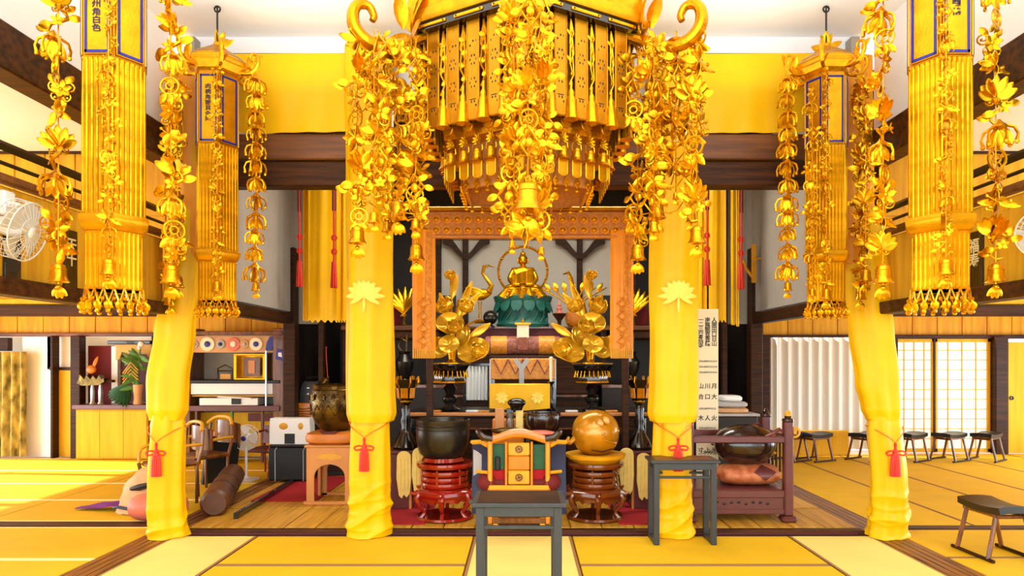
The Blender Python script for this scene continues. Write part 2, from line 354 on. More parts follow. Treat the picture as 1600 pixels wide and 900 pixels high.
# transverse beams over the sanctum and the drapery hung on them
tb = struct(B((0, 6.38, 3.61), (6.3, .2, .24), .012).build('beam_sanctum', 'wood_beam'))
B((0, 6.36, 3.355), (6.3, .16, .23), .012).build('lower_beam', 'wood_darkx', tb)
struct(B((0, 6.45, 4.4), (6.4, .06, .7)).build('wall_sanctum_front', 'plaster'))
B((0, 6.30, 4.47), (6.3, .03, .03)).build('cloth_pole', 'wood_dark', tb)
for s, lab in ((-1, 'yellow silk valance hung on the beam between the outer and inner pillars, beside the banner with short inscription'), (1, 'yellow silk valance hung on the beam above the tall white board')):
    def fn(u, v, s=s):
        x = s*(1.2+1.95*u); z = 4.46-.73*v
        y = 6.27+.012*math.sin(x*9+z*3)*v+.018*math.sin(x*4.3-z*7)*(.3+v)+.008*math.sin(x*23)*v*v
        return (x, y-.03, z)
    tag(MB().sheet(fn, 60, 14, .006).build('valance', 'cloth_band'), lab.replace(', beside the banner with short inscription', '') if 0 else ('yellow silk valance over the beam above the grey niche with the drum' if s < 0 else 'yellow silk valance over the beam above the tall written board'), 'valance')
# ---- back wall of the left aisle
bl = struct(B((-6.2, 11.16, 2.55), (6.2, .06, 1.0)).build('wall_rear_left', 'wood_gold'))
for k in range(14): B((-9.0+k*.43, 11.12, 2.28), (.42, .03, .46), .005).build('board', 'wood_gold', bl)
B((-6.2, 11.08, 2.02), (6.2, .1, .06), .008).build('lintel', 'wood_beam', bl)
B((-7.98, 11.14, 1.0), (.6, .04, 2.0)).build('plaster_panel', 'plaster', bl)
struct(B((0, 8.5, 4.47), (6.2, .5, .12), .01).build('beam_banner', 'wood_dark'))
B((-7.62, 11.14, 1.72), (.5, .04, .54)).build('plaster_panel', 'plaster', bl)
B((-6.2, 11.5, 1.0), (6.4, .04, 2.0)).build('rear_panel', 'plaster', bl)
for x, wdt in ((-7.66, .05), (-7.28, .16), (-5.98, .12), (-3.85, .2), (-3.3, .12)):
    struct(B((x, 11.0, 1.0), (wdt, .16, 2.0), .01).build('post_rear', 'wood_dark'))
dr = struct(B((-7.55, 11.08, .72), (.46, .04, 1.42), .004).build('door_1', 'wood_yellow')); B((-7.55, 11.09, 1.46), (.5, .06, .05), .006).build('door_head', 'wood_dark', dr)
B((-7.36, 11.04, .72), (.03, .03, .1), .005).build('pull', 'black', dr)
B((-8.8, 11.02, 1.86), (.8, .1, .22), .01).build('curtain_box', 'wood_dark', bl)
def cf(u, v):
    x = -8.98+.9*u; return (x, 10.92+.05*math.sin(u*38)+.01*math.sin(v*5), 1.74-1.7*v+.0*u)
tag(MB().sheet(cf, 90, 8, .006).build('curtain', 'curtain'), 'green and cream patterned floor-length curtain beside the pale plaster panel', 'curtain')
# ---- back wall of the right aisle
br = struct(B((6.3, 11.66, 2.55), (6.2, .06, 1.1)).build('wall_rear_right', 'wood_gold'))
for k in range(14): B((3.5+k*.43, 11.62, 2.24), (.42, .03, .42), .005).build('board', 'wood_gold', br)
B((6.3, 11.56, 2.0), (6.2, .12, .07), .008).build('lintel', 'wood_dark', br)
for x, wdt in ((4.12, .2), (6.3, .16), (8.15, .22)): struct(B((x, 11.5, 1.0), (wdt, .16, 2.0), .01).build('post_rear', 'wood_dark'))
def shoji(n, x0, x1, nx, nz):
    d = struct(MB().box(((x0+x1)/2, 11.585, 1.0), (x1-x0, .006, 1.94)).build('door_%d' % n, 'shoji')); b = MB()
    for x in (x0+.025, x1-.025): b.box((x, 11.57, .99), (.05, .035, 1.96), .004)
    for z in (.05, 1.94): b.box(((x0+x1)/2, 11.57, z), (x1-x0, .035, .06), .004)
    b.build('door_frame', 'wood_yellow' if n != 3 else 'wood_yellow', d); b = MB()
    for i in range(1, nx): b.box((x0+(x1-x0)*i/nx, 11.572, 1), (.012, .016, 1.9))
    for i in range(1, nz): b.box(((x0+x1)/2, 11.576, .08+1.86*i/nz), (x1-x0-.08, .014, .011))
    b.build('lattice', 'wood_yellow', d); B((x0-.01, 11.55, 1), (.03, .03, 1.95)).build('stile', 'wood_dark', d)
shoji(2, 6.39, 7.08, 4, 11); shoji(3, 7.08, 8.04, 4, 11)
f4 = struct(B((8.8, 11.55, .96), (1.06, .04, 1.9), .006).build('door_4', 'wood_yellow')); b = MB(); b.disc_ring((8.38, 11.52, .95), .03, .008); b.ball((8.38, 11.525, .95), (.026, .006, .026)); b.build('door_pull', 'black', f4)
def wf(u, v): x = 4.2+1.7*u; return (x, 11.42+.03*math.sin(u*62), 1.985-1.9*v)
tag(MB().sheet(wf, 150, 3, .005).build('pleated_curtain', 'white_fold'), 'white pleated curtain covering the opening behind the low stools', 'curtain')
b = MB().box((4.85, 11.3, .21), (1.25, .03, .42), .005); tag(b.build('low_screen', 'wood_yellow'), 'low golden wooden board leaning before the white pleated curtain', 'board')
# outside daylight reaches the paper doors; rear aisles closed outside by nothing
# ------------------------------------------------------------------ pillars and their cloth wraps
def cloth_wrap(prof, fold_z, seed, ph=0., seg=96):
    """prof: (z, cx, cy, rx, ry) top to bottom; soft vertical folds above, slanting folds below fold_z"""
    rnd = random.Random(seed); rs = []; z0, z1 = prof[0][0], prof[-1][0]; N = 150
    a = [rnd.random()*6.28 for _ in range(8)]
    for i in range(N+1):
        z = z0+(z1-z0)*i/N; k = 0
        while k < len(prof)-2 and z < prof[k+1][0]: k += 1
        A, Bq = prof[k], prof[k+1]; t = (z-A[0])/(Bq[0]-A[0]) if Bq[0] != A[0] else 0; t = max(0, min(1, t)); t = t*t*(3-2*t)
        cx, cy, rx, ry = [A[j]+(Bq[j]-A[j])*t for j in (1, 2, 3, 4)]; ring = []
        low = max(0, min(1, (fold_z-z)/.25))
        for q in range(seg):
            th = 2*PI*q/seg
            s = .012*math.sin(3*th+a[0]+z*.7)+.008*math.sin(7*th+a[1]-z*.9)+.004*math.sin(4*th+5*z+a[5])
            if low > 0:
                f = math.cos(th+PI/2+.5)                          # folds sag into swags across the front
                w_ = 15*(z+.11*f+.05*math.sin(2*th+a[4]))+a[2]; w2 = 24*(z-.07*math.sin(th+1))+1.2*th
                s += low*(.026*(1-abs(math.sin(w_)))**1.6-.006+.007*(1-abs(math.sin(w2+a[3])))**2)
            ring.append((cx+(rx+s)*math.cos(th), cy+(ry+s)*math.sin(th), z))
        rs.append(ring)
    return rs
def tassel(parent, cx, cy, zt, r, m='red_cord', zk=.11, flat=False):
    """cord round the wrap, falling in a V to a knot with loops and a brush"""
    b = MB(); yk = cy-r-.035
    for s in (-1, 1): b.tube([(cx+s*(r+.012), cy-.02, zt+.01), (cx+s*r*.75, cy-r*.75-.012, zt-.03), (cx+s*r*.35, cy-r-.02, zt-zk*.6), (cx, yk, zt-zk)], .005, 6)
    b.tube([(cx+(r+.012)*math.cos(t), cy+(r+.012)*math.sin(t), zt+.01) for t in [k*PI/8 for k in range(9)]], .005, 6)
    cord = b.build('cord', 'orange_cord', parent)
    b = MB(); b.lathe([(.006, 0), (.014, -.01), (.010, -.05), (.016, -.06), (.022, -.085), (.03, -.11)], (cx, yk, zt-zk), 12)
    for s in (-1, 1): b.tube(smooth([(cx, yk-.01, zt-zk-.085), (cx+s*.04, yk-.012, zt-zk-.07), (cx+s*.085, yk-.01, zt-zk-.085), (cx+s*.07, yk-.01, zt-zk-.11), (cx+s*.02, yk-.012, zt-zk-.1)]), .008, 6)
    b.build('knot', m, cord)
    z0 = zt-zk-.1
    b = MB()
    for k in range(14):
        t = 2*PI*k/14; b.tube([(cx+.022*math.cos(t), yk+.018*math.sin(t), z0), (cx+.034*math.cos(t), yk+.022*math.sin(t), z0-.05), (cx+.04*math.cos(t), yk+.026*math.sin(t), z0-.2)], .009, 5)
    b.lathe([(.02, 0), (.034, -.04), (.034, -.2)], (cx, yk, z0), 12, sy=.6)
    b.build('tassel', m, cord)
for (X, s, lab) in ((-1.42, -1, 'yellow cloth wrap on the inner pillar beside the bronze bell on a tan stand'), (1.39, 1, 'yellow cloth wrap on the inner pillar beside the tall written board')):
    struct(MB().lathe([(.14, 0), (.14, 4.48)], (X, 6.22, 0), 24).build('pillar', 'wood_dark'))
    t = thing('pillar_cloth', lab, 'drapery', (X, 6.22, 0))
    k = s
    pr = [(4.5, 0, 0, .21, .19), (3.0, 0, 0, .212, .19), (1.9, .0, 0, .215, .19), (1.35, 0, 0, .222, .195), (1.12, -.01*k, 0, .225, .2), (1.05, -.01*k, 0, .205, .19)]
    MB().rings(cloth_wrap(pr, -9, 3+s)).build('upper_cloth', 'cloth', t, angle=80)
    pr = [(1.1, 0, 0, .165, .155), (.98, 0, 0, .168, .16), (.6, .0, 0, .178, .165), (.3, .0, 0, .182, .17), (.08, -.01, 0, .195, .18), (.005, -.015, 0, .205, .185)]
    MB().rings(cloth_wrap(pr, .55, 5+s)).build('lower_cloth', 'cloth', t, angle=80)
    tassel(t, 0, 0, 1.03, .17)
    b = MB()                                                   # embroidered lotus lying on the front of the cloth
    def onc(x, z): return (x, -(.222**2-min(x*x*.92, .044))**.5*.9-.020, z)
    for i, (ang, ln, wd) in enumerate([(-90, .15, .012), (-28, .15, .02), (208, .15, .02), (0, .175, .026), (180, .175, .026), (26, .165, .032), (154, .165, .032), (50, .15, .034), (130, .15, .034), (70, .14, .03), (110, .14, .03), (90, .135, .036)]):
        ca, sa = math.cos(math.radians(ang)), math.sin(math.radians(ang))
        def pf_(u, v, ca=ca, sa=sa, ln=ln, wd=wd, i=i):
            q = u*ln; ww = wd*math.sin(PI*min(1, u*.92+.05))**.8*(2*v-1); x = q*ca-ww*sa; z = q*sa+ww*ca
            p = onc(x, z); return (p[0], p[1]-.0012*i-.004*(1-abs(2*v-1)), p[2]+2.19)
        b.sheet(pf_, 6, 2, .004)
    b.build('lotus_embroidery', 'embroidery', t)
for (s, lab, top, bot) in ((-1, 'yellow cloth wrap on the outer pillar above the rose cushion', -3.02, -3.27), (1, 'yellow cloth wrap on the outer pillar nearest the folding stool', 3.02, 3.34)):
    struct(MB().lathe([(.085, 0), (.085, 4.38)], (3.42 if s > 0 else -3.36, 6.42, 0), 20).build('pillar', 'wood_dark'))
    t = thing('pillar_cloth', lab, 'drapery', (bot, 6.15, 0)); o_ = top-bot
    q = ((.19, .19, .13, .085, .03, .025, .02) if s < 0 else (-.32, -.30, -.16, -.14, -.10, -.07, -.05))
    wd = (.17, .17, .155, .175, .182, .172, .14) if s < 0 else (.19, .19, .195, .195, .182, .16, .14)
    pr = [(4.4, q[0], .12, wd[0], .12), (3.4, q[1], .12, wd[1], .12), (2.28, q[2], .05, wd[2], .12), (1.87, q[3], .02, wd[3], .13), (1.4, q[4], 0, wd[4], .14), (1.17, q[5], 0, wd[5], .14), (1.07, q[6], 0, wd[6], .12)]; o_ = q[1]
    MB().rings(cloth_wrap(pr, -9, 8+s)).build('upper_cloth', 'cloth', t, angle=80)
    pr = [(4.41, o_, .115, .205, .135), (3.2, o_+s*.02, .115, .2, .135), (2.62, o_+s*.03, .1, .18, .135), (2.5, o_+s*.03, .09, .165, .12)]
    MB().rings(cloth_wrap(pr, -9, 12+s)).build('orange_cloth', 'cloth_orange', t, angle=80)['label'] = 'orange upper cloth'
    pr = [(1.12, q[6], 0, .13, .12), (1.0, q[6]*.8, 0, .145, .125), (.5, 0, 0, .155, .13), (.2, 0, 0, .165, .14), (.005, -.02*s, 0, .17, .145)]
    MB().rings(cloth_wrap(pr, .32 if s < 0 else .5, 15+s)).build('lower_cloth', 'cloth', t, angle=80)
    tassel(t, q[6]*.6, 0, 1.0, .145, zk=.12)
# ------------------------------------------------------------------ gilt filigree: shared ornament meshes, hanging down from the origin
def leaf(b, o, ang, ln, wd, tilt=0., curl=.2, rz=0., t=.003):
    ca, sa = math.cos(ang), math.sin(ang); cz, sz = math.cos(rz), math.sin(rz)
    def fn(u, v):
        q = u*ln; ww = wd*(math.sin(PI*(u*.93+.035))**.75)*(2*v-1); x = q*ca-ww*sa; z = q*sa+ww*ca; y = curl*ln*u*u+tilt*q-.25*wd*(1-abs(2*v-1))
        return (o[0]+x*cz-y*sz, o[1]+x*sz+y*cz, o[2]+z)
    b.sheet(fn, 5, 2, t)
def curl_(b, o, rz, r0, sgn, R, turns=1.3, th=.005, down=0.):
    pts = []
    for k in range(15):
        a = k/14*turns*2*PI; rr = R*(1-.75*k/14); x = sgn*(r0+R-rr*math.cos(a)); z = rr*math.sin(a)*-1-down*k/14
        pts.append((o[0]+x*math.cos(rz), o[1]+x*math.sin(rz), o[2]+z))
    b.tube(pts, [th*(1-.45*k/14) for k in range(15)], 5); b.ball(pts[-1], th*1.5, 6, 4)
def flower(b, o, R, n=6, rz=0.):
    for k in range(n): leaf(b, o, 2*PI*k/n+.3, R, R*.32, 0, -.25, rz)
    b.ball(o, R*.25, 8, 5)
def orn_crab():
    b = MB(); b.lathe([(.006, 0), (.014, -.012), (.034, -.03), (.038, -.036), (.03, -.038)], (0, 0, 0), 10)
    for k in range(6):
        a = k*PI/3; c, s = math.cos(a), math.sin(a)
        b.tube([(c*.03, s*.03, -.034), (c*.06, s*.06, -.05), (c*.072, s*.072, -.085), (c*.066, s*.066, -.11)], [.008, .007, .006, .009], 5); b.ball((c*.066, s*.066, -.118), .011, 6, 4)
    for k in range(3): leaf(b, (0, 0, -.04), -PI/2+(k-1)*.5, .1, .024, 0, .1)
    return b
def orn_curls():
    b = MB(); flower(b, (0, -.012, -.06), .05, 6)
    for s in (-1, 1): curl_(b, (0, 0, -.03), .3*s, .0, s, .036, 1.4, .0055); curl_(b, (0, 0, -.1), -.4*s, .0, s, .028, 1.3, .005)
    leaf(b, (0, 0, -.08), -PI/2, .08, .022, .1); leaf(b, (.02, 0, -.02), .9, .06, .02); leaf(b, (-.02, 0, -.02), 2.2, .06, .02); return b
def orn_lotus():
    b = MB()
    for k in range(7): leaf(b, (0, 0, -.12), PI/2+(k-3)*.42, .105-.006*abs(k-3), .024, .1*(k % 2), -.3)
    for k in range(5): leaf(b, (0, 0, -.12), PI/2+(k-2)*.42, .09, .024, .1, .35, PI/2)
    b.lathe([(.004, -.115), (.022, -.125), (.014, -.14), (.004, -.15)], (0, 0, 0), 8); curl_(b, (0, 0, -.13), .2, 0, 1, .025); curl_(b, (0, 0, -.13), -.2, 0, -1, .025); return b
def orn_diamond():
    b = MB(); pts = [(0, 0, -.005), (.052, 0, -.075), (0, 0, -.145), (-.052, 0, -.075)]; b.tube(pts, .007, 5, True); b.ball((0, 0, -.075), (.022, .012, .026), 8, 5)
    for x, z, a in ((.052, -.075, -.4), (-.052, -.075, PI+.4), (.03, -.04, .5), (-.03, -.04, PI-.5)): leaf(b, (x, 0, z), a, .05, .016, 0, .3)
    return b
def orn_spray():
    b = MB(); r = random.Random(3)
    for k in range(9): leaf(b, (0, 0, -.07), r.random()*6.28, .06+.04*r.random(), .02, r.uniform(-.3, .3), r.uniform(-.4, .4), r.random()*3.1)
    for k in range(5):
        a = r.random()*6.28; p = (.06*math.cos(a), .03*r.uniform(-1, 1), -.07+.06*math.sin(a)); b.tube([(0, 0, -.07), (p[0]*.6, p[1], p[2]*.9-.02), p], .004, 5); b.ball(p, .0095, 6, 4)
    return b
def orn_ring():
    b = MB(); b.disc_ring((0, 0, -.06), .048, .0065, 'y', 16, 5); b.disc_ring((0, 0, -.06), .02, .005, 'y', 10, 5)
    for k in range(4): a = k*PI/2+.6; b.tube([(.02*math.cos(a), 0, -.06+.02*math.sin(a)), (.05*math.cos(a), 0, -.06+.05*math.sin(a))], .004, 4)
    for a in (-2.2, -1.57, -.95): leaf(b, (.03*math.cos(a), 0, -.1), a, .065, .017, 0, .2)
    return b
def orn_cloudscroll():
    b = MB(); pts = [(.0, 0, 0), (.03, .01, -.02), (.045, .0, -.05), (.02, -.02, -.075), (-.025, -.01, -.09), (-.045, .01, -.12), (-.02, .02, -.145), (.015, .01, -.14)]
    b.tube(pts, [.006, .009, .01, .01, .01, .009, .007, .004], 6)
    for p, a in ((pts[2], .3), (pts[4], 3.3), (pts[5], 2.8), (pts[1], 1.0)): leaf(b, p, a, .06, .02, 0, .3)
    flower(b, (.01, -.025, -.075), .032, 5); return b
ORN = [f().mesh('ornament', 'gold_bright', 40) for f in (orn_crab, orn_curls, orn_lotus, orn_diamond, orn_spray, orn_ring, orn_cloudscroll)]
def bell_mb(r, h):
    b = MB(); b.lathe([(r*.18, 0), (r*.3, -h*.05), (r*.62, -h*.14), (r*.72, -h*.3), (r*.76, -h*.68), (r*.86, -h*.86), (r*1.05, -h), (r*.9, -h), (r*.7, -h*.8)], (0, 0, 0), 16, caps=False)
    b.disc_ring((0, 0, h*.07), r*.16, r*.05, 'y', 10, 5); b.disc_ring((0, 0, -h*.34), r*.745, r*.03, 'z', 14, 4); return b
BELL = bell_mb(.05, .1).mesh('bell', 'gold', 40)
cl = MB(); cl.tube([(0, 0, 0), (0, 0, -.035)], .004, 5); cl.ball((0, 0, -.04), .014, 8, 5)
for k in range(4): leaf(cl, (0, 0, -.04), -PI/2+(k-1.5)*.45, .06, .016, 0, .2)
CLAP = cl.mesh('clapper', 'gold_bright', 40)
CORD = MB().tube([(0, 0, 0), (0, 0, -1)], .004, 5).mesh('cord', 'gold_deep')
RND = random.Random(11)
def strand(label, top, length, kinds, scale=1., bell=1., bellpos=None, group=None, step=.135, jit=.02):
    """a hanging chain of pierced gilt ornaments ending in a bell; origin at its hook"""
    t = thing('filigree_strand', label, 'hanging ornament', top, 0, group)
    put('cord', CORD, t, sc_=(1, 1, length)); z = .01; i = RND.randrange(9)
    lim = length-(.02 if bellpos is not None else .0)
    while z < lim-.1*scale:
        if bellpos is not None and abs(z+.05-bellpos) < .11*bell: z += .04; continue
        k = kinds[i % len(kinds)]; s = scale*RND.uniform(.88, 1.15)
        put('ornament', ORN[k], t, (RND.uniform(-jit, jit), RND.uniform(-jit, jit), -z), (RND.uniform(-.12, .12), RND.uniform(-.1, .1), RND.uniform(-.9, .9)), s); z += step*scale*RND.uniform(.9, 1.08); i += 1
    zb = bellpos if bellpos is not None else length
    o = put('bell', BELL, t, (0, 0, -zb), (0, 0, 0), bell); put('clapper', CLAP, o, (0, 0, -.085)); return t
# ------------------------------------------------------------------ hexagonal gilt banners
def banner(X, Y, Z0, side, lab, txt, ztop):
    t = thing('hanging_banner', lab, 'temple banner', (X, Y, Z0)); R = .18; A = R*math.cos(PI/6)
    def hexa(r): return [(r*math.cos(k*PI/3), r*math.sin(k*PI/3)) for k in range(6)]
    def hexring(prof): 
        b = MB(); b.lathe(prof, (0, 0, 0), 6); return b
    # fluted body: hexagonal core with rows of upright half-round strips
    for z0, z1, r, nm in ((.13, .47, .158, 'lower_body'), (.55, 1.46, .175, 'upper_body')):
        b = MB(); b.lathe([(r*.96, z0), (r*.96, z1)], (0, 0, 0), 6)
        core = b.build(nm, 'gold_plate', t); hx = hexa(r)
        rib = MB(); rib.box((0, 0, (z0+z1)/2), (.027, .02, z1-z0), .006); rm = rib.mesh('strip', 'gold_bright')
        for q in range(6):
            (x0, y0), (x1, y1) = hx[q], hx[(q+1) % 6]
            for k in range(6):
                f = (k+.5)/6; put('strip', rm, core, (x0+(x1-x0)*f, y0+(y1-y0)*f, 0), (0, 0, math.atan2(y1-y0, x1-x0)))
        for zz in (z0+.012, z1-.012): MB().lathe([(r*1.02, zz-.012), (r*1.06, zz), (r*1.02, zz+.012)], (0, 0, 0), 6).build('band', 'gold', core)
    hexring([(.165, .47), (.185, .485), (.2, .52), (.205, .545), (.198, .56), (.17, .56)]).build('waist_moulding', 'gold_plate', t)
    # inscription cylinder with enamel framed panels
    hexring([(R*.98, 1.46), (R*.98, 2.1)]).build('inscription_body', 'gold_deep', t)
    for q in range(6):
        a = -PI/2+q*PI/3; pn = MB(); w_, h = .158, .58
        pn.box((0, 0, 0), (w_, .008, h), .002); pn.cur = 1
        for s in (-1, 1): pn.box((s*(w_/2-.014), -.004, 0), (.014, .008, h-.016)); pn.box((0, -.004, s*(h/2-.015)), (w_-.014, .008, .016))
        c = (math.cos(a)*(A+.004), math.sin(a)*(A+.004), 1.76); p = pn.build('panel', ['gold_plate', 'blue'], t, c, (0, 0, a+PI/2))
        if txt and q == 0: text(txt, 'inscription', 'ink', .046, p, (-.004, -.006, .2), depth=.001, spacing=1.0, sx=1.15)
    # flared roof with lobed rim, scroll arms, crown
    hexring([(R, 2.08), (.2, 2.12), (.245, 2.15), (.25, 2.2), (.2, 2.25), (.12, 2.3), (.06, 2.34), (.03, 2.36)]).build('roof', 'gold', t)
    for q in range(6):
        a = q*PI/3; ar = MB(); c, s = math.cos(a), math.sin(a)
        pts = [(.17, 2.13), (.24, 2.11), (.31, 2.13), (.355, 2.2), (.345, 2.27), (.30, 2.28), (.285, 2.24), (.305, 2.22)]
        ar.tube(smooth([(r*c, r*s, z) for r, z in pts], 3), lerpl([.014, .016, .018, .018, .015, .012, .01, .008], 3), 7)
        leaf(ar, (.3*c, .3*s, 2.15), PI/2+.3, .12, .03, 0, .2, a); leaf(ar, (.33*c, .33*s, 2.2), PI/2-.6, .1, .026, 0, .2, a); leaf(ar, (.25*c, .25*s, 2.12), .5, .1, .025, 0, .2, a+.4)
        ar.build('scroll_arm', 'gold', t)
        a2 = a+PI/6; lb = MB(); lb.plate([(.1*math.cos(u), .06*math.sin(u)) for u in [k*PI/8 for k in range(9)]], -.008, .008)
        lb.build('roof_lobe', 'gold_bright', t, (.215*math.cos(a2), .215*math.sin(a2), 2.16), (-.25, 0, a2+PI/2))
    cr = MB()
    for k in range(7): leaf(cr, (0, 0, 2.33), PI/2+(k-3)*.35, .16, .03, 0, .1, k*.9)
    cr.ball((0, 0, 2.36), .035); cr.build('crown_leaves', 'gold_bright', t)
    MB().tube([(0, 0, 2.34), (0, 0, ztop-Z0)], .008, 6).build('rod', 'iron', t)
    hk = MB(); hk.disc_ring((0, 0, ztop-Z0-.03), .025, .008, 'y', 12, 5); hk.build('hook', 'iron', t)
    # bead fringe
    fr = MB(); 
    for k in range(18):
        a = 2*PI*k/18; c, s = math.cos(a), math.sin(a)
        for dz, d in ((0, 1), (0, -1)): fr.tube([(.15*c, .15*s, .14), (.16*math.cos(a+d*.17), .16*math.sin(a+d*.17), .055)], .005, 4)
        fr.ball((.163*math.cos(a), .163*math.sin(a), .075), .012, 6, 4)
    net = fr.build('fringe_net', 'gold', t); tg = MB(); leaf(tg, (0, 0, 0), -PI/2, .055, .022, 0, .2); leaf(tg, (0, 0, 0), -PI/2, .055, .022, 0, .2, PI/2); tg.ball((0, 0, -.06), .014, 6, 4); tm = tg.mesh('fringe_drop', 'gold_bright')
    for k in range(18): a = 2*PI*(k+.5)/18; put('fringe_drop', tm, net, (.165*math.cos(a), .165*math.sin(a), .065), (0, 0, a))
    return t
BX = ((-2.43, 4.0, 1.90, -1, 'large', 'left'), (2.48, 4.0, 1.90, 1, 'large', 'right'), (-2.66, 5.85, 1.995, -1, 'small', 'left'), (2.64, 5.85, 1.985, 1, 'small', 'right'))
banner(*BX[0][:4], 'gilt hexagonal hanging banner with a dark inscription, nearer of the two beside the wall fan', '人凡八　州角白色', 4.70)
banner(*BX[1][:4], 'gilt hexagonal hanging banner with a dark inscription, in front of the paper doors', '合角小内冏條', 4.70)
banner(*BX[2][:4], 'farther gilt hexagonal hanging banner with a dark inscription, beside the grey niche and cabinet', '肉病角爾貝会降', 4.70)
banner(*BX[3][:4], 'gilt hexagonal hanging banner with no inscription on its blue framed panel', None, 4.70)
ALL = [0, 1, 2, 3, 4, 5, 6]
nice = {0: 'nearer inscribed banner beside the wall fan', 1: 'inscribed banner before the paper doors', 2: 'farther inscribed banner', 3: 'uninscribed banner'}
for i, (X, Y, Z0, s, _, nm) in enumerate(BX):
    for sd in (-1, 1):
        xt = X+sd*.335; 
        if i < 2: 
            zt = Z0+2.12; zb = EYE+(CY-(405 if s*sd > 0 else 412))/F*Y
            if s*sd > 0: zb += -.02
            strand('leafy gilt strand, %s arm of the %s' % ('wall-side' if s*sd > 0 else 'altar-side', nice[i]), (xt, Y, zt), zt-zb, [1, 4, 2, 6, 0, 5], 1.12, 1.15, step=.125)
        elif s*sd < 0:
            zt = Z0+2.12; zb = EYE+(CY-440)/F*Y
            strand('strand of gilt drop-edged caps on the %s' % nice[i], (xt+sd*.0, Y, zt), zt-zb, [0], 1.15, .8, step=.128, jit=.006)
        else:
            zt = Z0+2.12; zb = EYE+(CY-(430 if i == 2 else 420))/F*Y
            strand('leafy gilt strand before orange pillar cloth, on the %s' % nice[i], (xt, Y-.02, zt), zt-zb, [1, 4, 6, 2, 5], 1.15, 1.1, step=.12)
    # strand along the near edge of the banner, ending in a bell
    ex, ey = X-s*.09, Y-.156-.05
    zb = {0: 403, 1: 403, 2: 438, 3: 450}[i]; zb = EYE+(CY-zb)/F*ey
    strand('slender strand with bell down the edge of the %s' % nice[i], (ex, ey, Z0+2.1), Z0+2.1-zb, [1, 6, 3, 4, 0], .6, .95, step=.15, jit=.01)
# extra strands close to the outer pillars
strand('second gilt strand before the orange pillar cloth, behind the uninscribed banner', (2.98, 5.93, 4.0), 1.75, [2, 4, 1, 6], 1.1, 1.0)
strand('gilt strand before the orange pillar cloth nearest the hanging side wall with fan', (-3.12, 5.93, 4.05), 1.85, [2, 4, 1, 6], 1.1, 1.0)
strand('small gilt strand hanging just outside the capped strand of the uninscribed banner', (2.42, 5.62, 3.9), 1.68, [3, 0, 5], .8, .7)
# ------------------------------------------------------------------ great hexagonal canopy
CXN, CYN = .03, 5.3
can = thing('canopy', 'great gilt hexagonal canopy hanging over the altar with pierced plaques and scroll arms', 'canopy', (CXN, CYN, 2.9))
def hv(r, k): a = -PI/2+k*PI/3; return Vector((r*math.cos(a), r*math.sin(a), 0))
zz = lambda z: z-2.9
MB().lathe([(.62, zz(3.24)), (.66, zz(3.3)), (.66, zz(4.0)), (.9, zz(4.02))], (0, 0, 0), 6, -PI/2).build('inner_drum', 'gold_deep', can)
MB().lathe([(.95, zz(4.03)), (.97, zz(4.06)), (.95, zz(4.34)), (1.02, zz(4.38)), (1.0, zz(4.42)), (.5, zz(4.6)), (.1, zz(4.66))], (0, 0, 0), 6, -PI/2).build('roof', 'gold_plate', can)
MB().lathe([(.90, zz(3.97)), (.93, zz(3.975)), (.93, zz(4.025)), (.90, zz(4.03)), (.80, zz(4.02))], (0, 0, 0), 6, -PI/2).build('black_rail', 'black', can)
MB().tube([(0, 0, zz(4.6)), (0, 0, zz(4.70))], .03, 8).build('suspension_rod', 'iron', can)
MB().lathe([(.60, zz(3.22)), (.70, zz(3.23)), (.71, zz(3.27)), (.6, zz(3.28))], (0, 0, 0), 6, -PI/2).build('lower_rim', 'gold', can)
MB().lathe([(.52, zz(2.90)), (.55, zz(2.90)), (.56, zz(3.24)), (.5, zz(3.24))], (0, 0, 0), 6, -PI/2, caps=False).build('lower_drum', 'copper', can)
def plaque_mesh(wd, h, holes):
    b = MB(); r = wd*.35; o = [(-wd/2, 0), (-wd/2, -h+r)]+[(-wd/2+r-r*math.cos(t), -h+r-r*math.sin(t)) for t in (.5, 1.1, 1.57)]+[(wd/2-r+r*math.sin(t), -h+r-r*math.cos(t)) for t in (0, .5, 1.1)]+[(wd/2, -h+r), (wd/2, 0)]
    b.plate(o, -.006, .006); b.tube([(x*.97, -.008, z*.985-.005) for x, z in o], .005, 5, True); b.cur = 1
    if holes:
        rr = random.Random(holes)
        for zc in (-.2, -.3, -.46, -.62):
            for k in range(6 if zc in (-.3, -.46) else 3):
                a = k*PI/3; x, z = (.03*math.cos(a) if zc != -.2 else (k-1)*.03), zc*h/.72+.032*math.sin(a); b.ball((x, -.0065, z), (.007*rr.uniform(.6, 1.3), .002, .009), 6, 4)
        b.box((0, -.007, -h*.8), (.06, .003, .005))
    return b.mesh('plaque', ['gilt_plaque', 'dark'], 40)
PQ = [plaque_mesh(.125, .72, k+1) for k in range(3)]; PQ2 = plaque_mesh(.12, .74, 0)
leafb = MB()
for k in range(5): leafb.tube([(0, 0, -.02), (.02*(-1)**k, -.01, -.12-.07*k), (-.02*(-1)**k, -.005, -.2-.07*k)], .006, 5)
for k in range(4): leaf(leafb, (.01*(-1)**k, -.01, -.14-.09*k), .6 if k % 2 else 2.5, .06, .018)
leafb.lathe([(.008, -.44), (.016, -.46), (.014, -.5), (.03, -.53), (.026, -.55), (.042, -.58), (.046, -.66), (.055, -.71), (.05, -.71)], (0, 0, 0), 12)
CHM = leafb.mesh('chain_bell', 'gold_bright', 40)
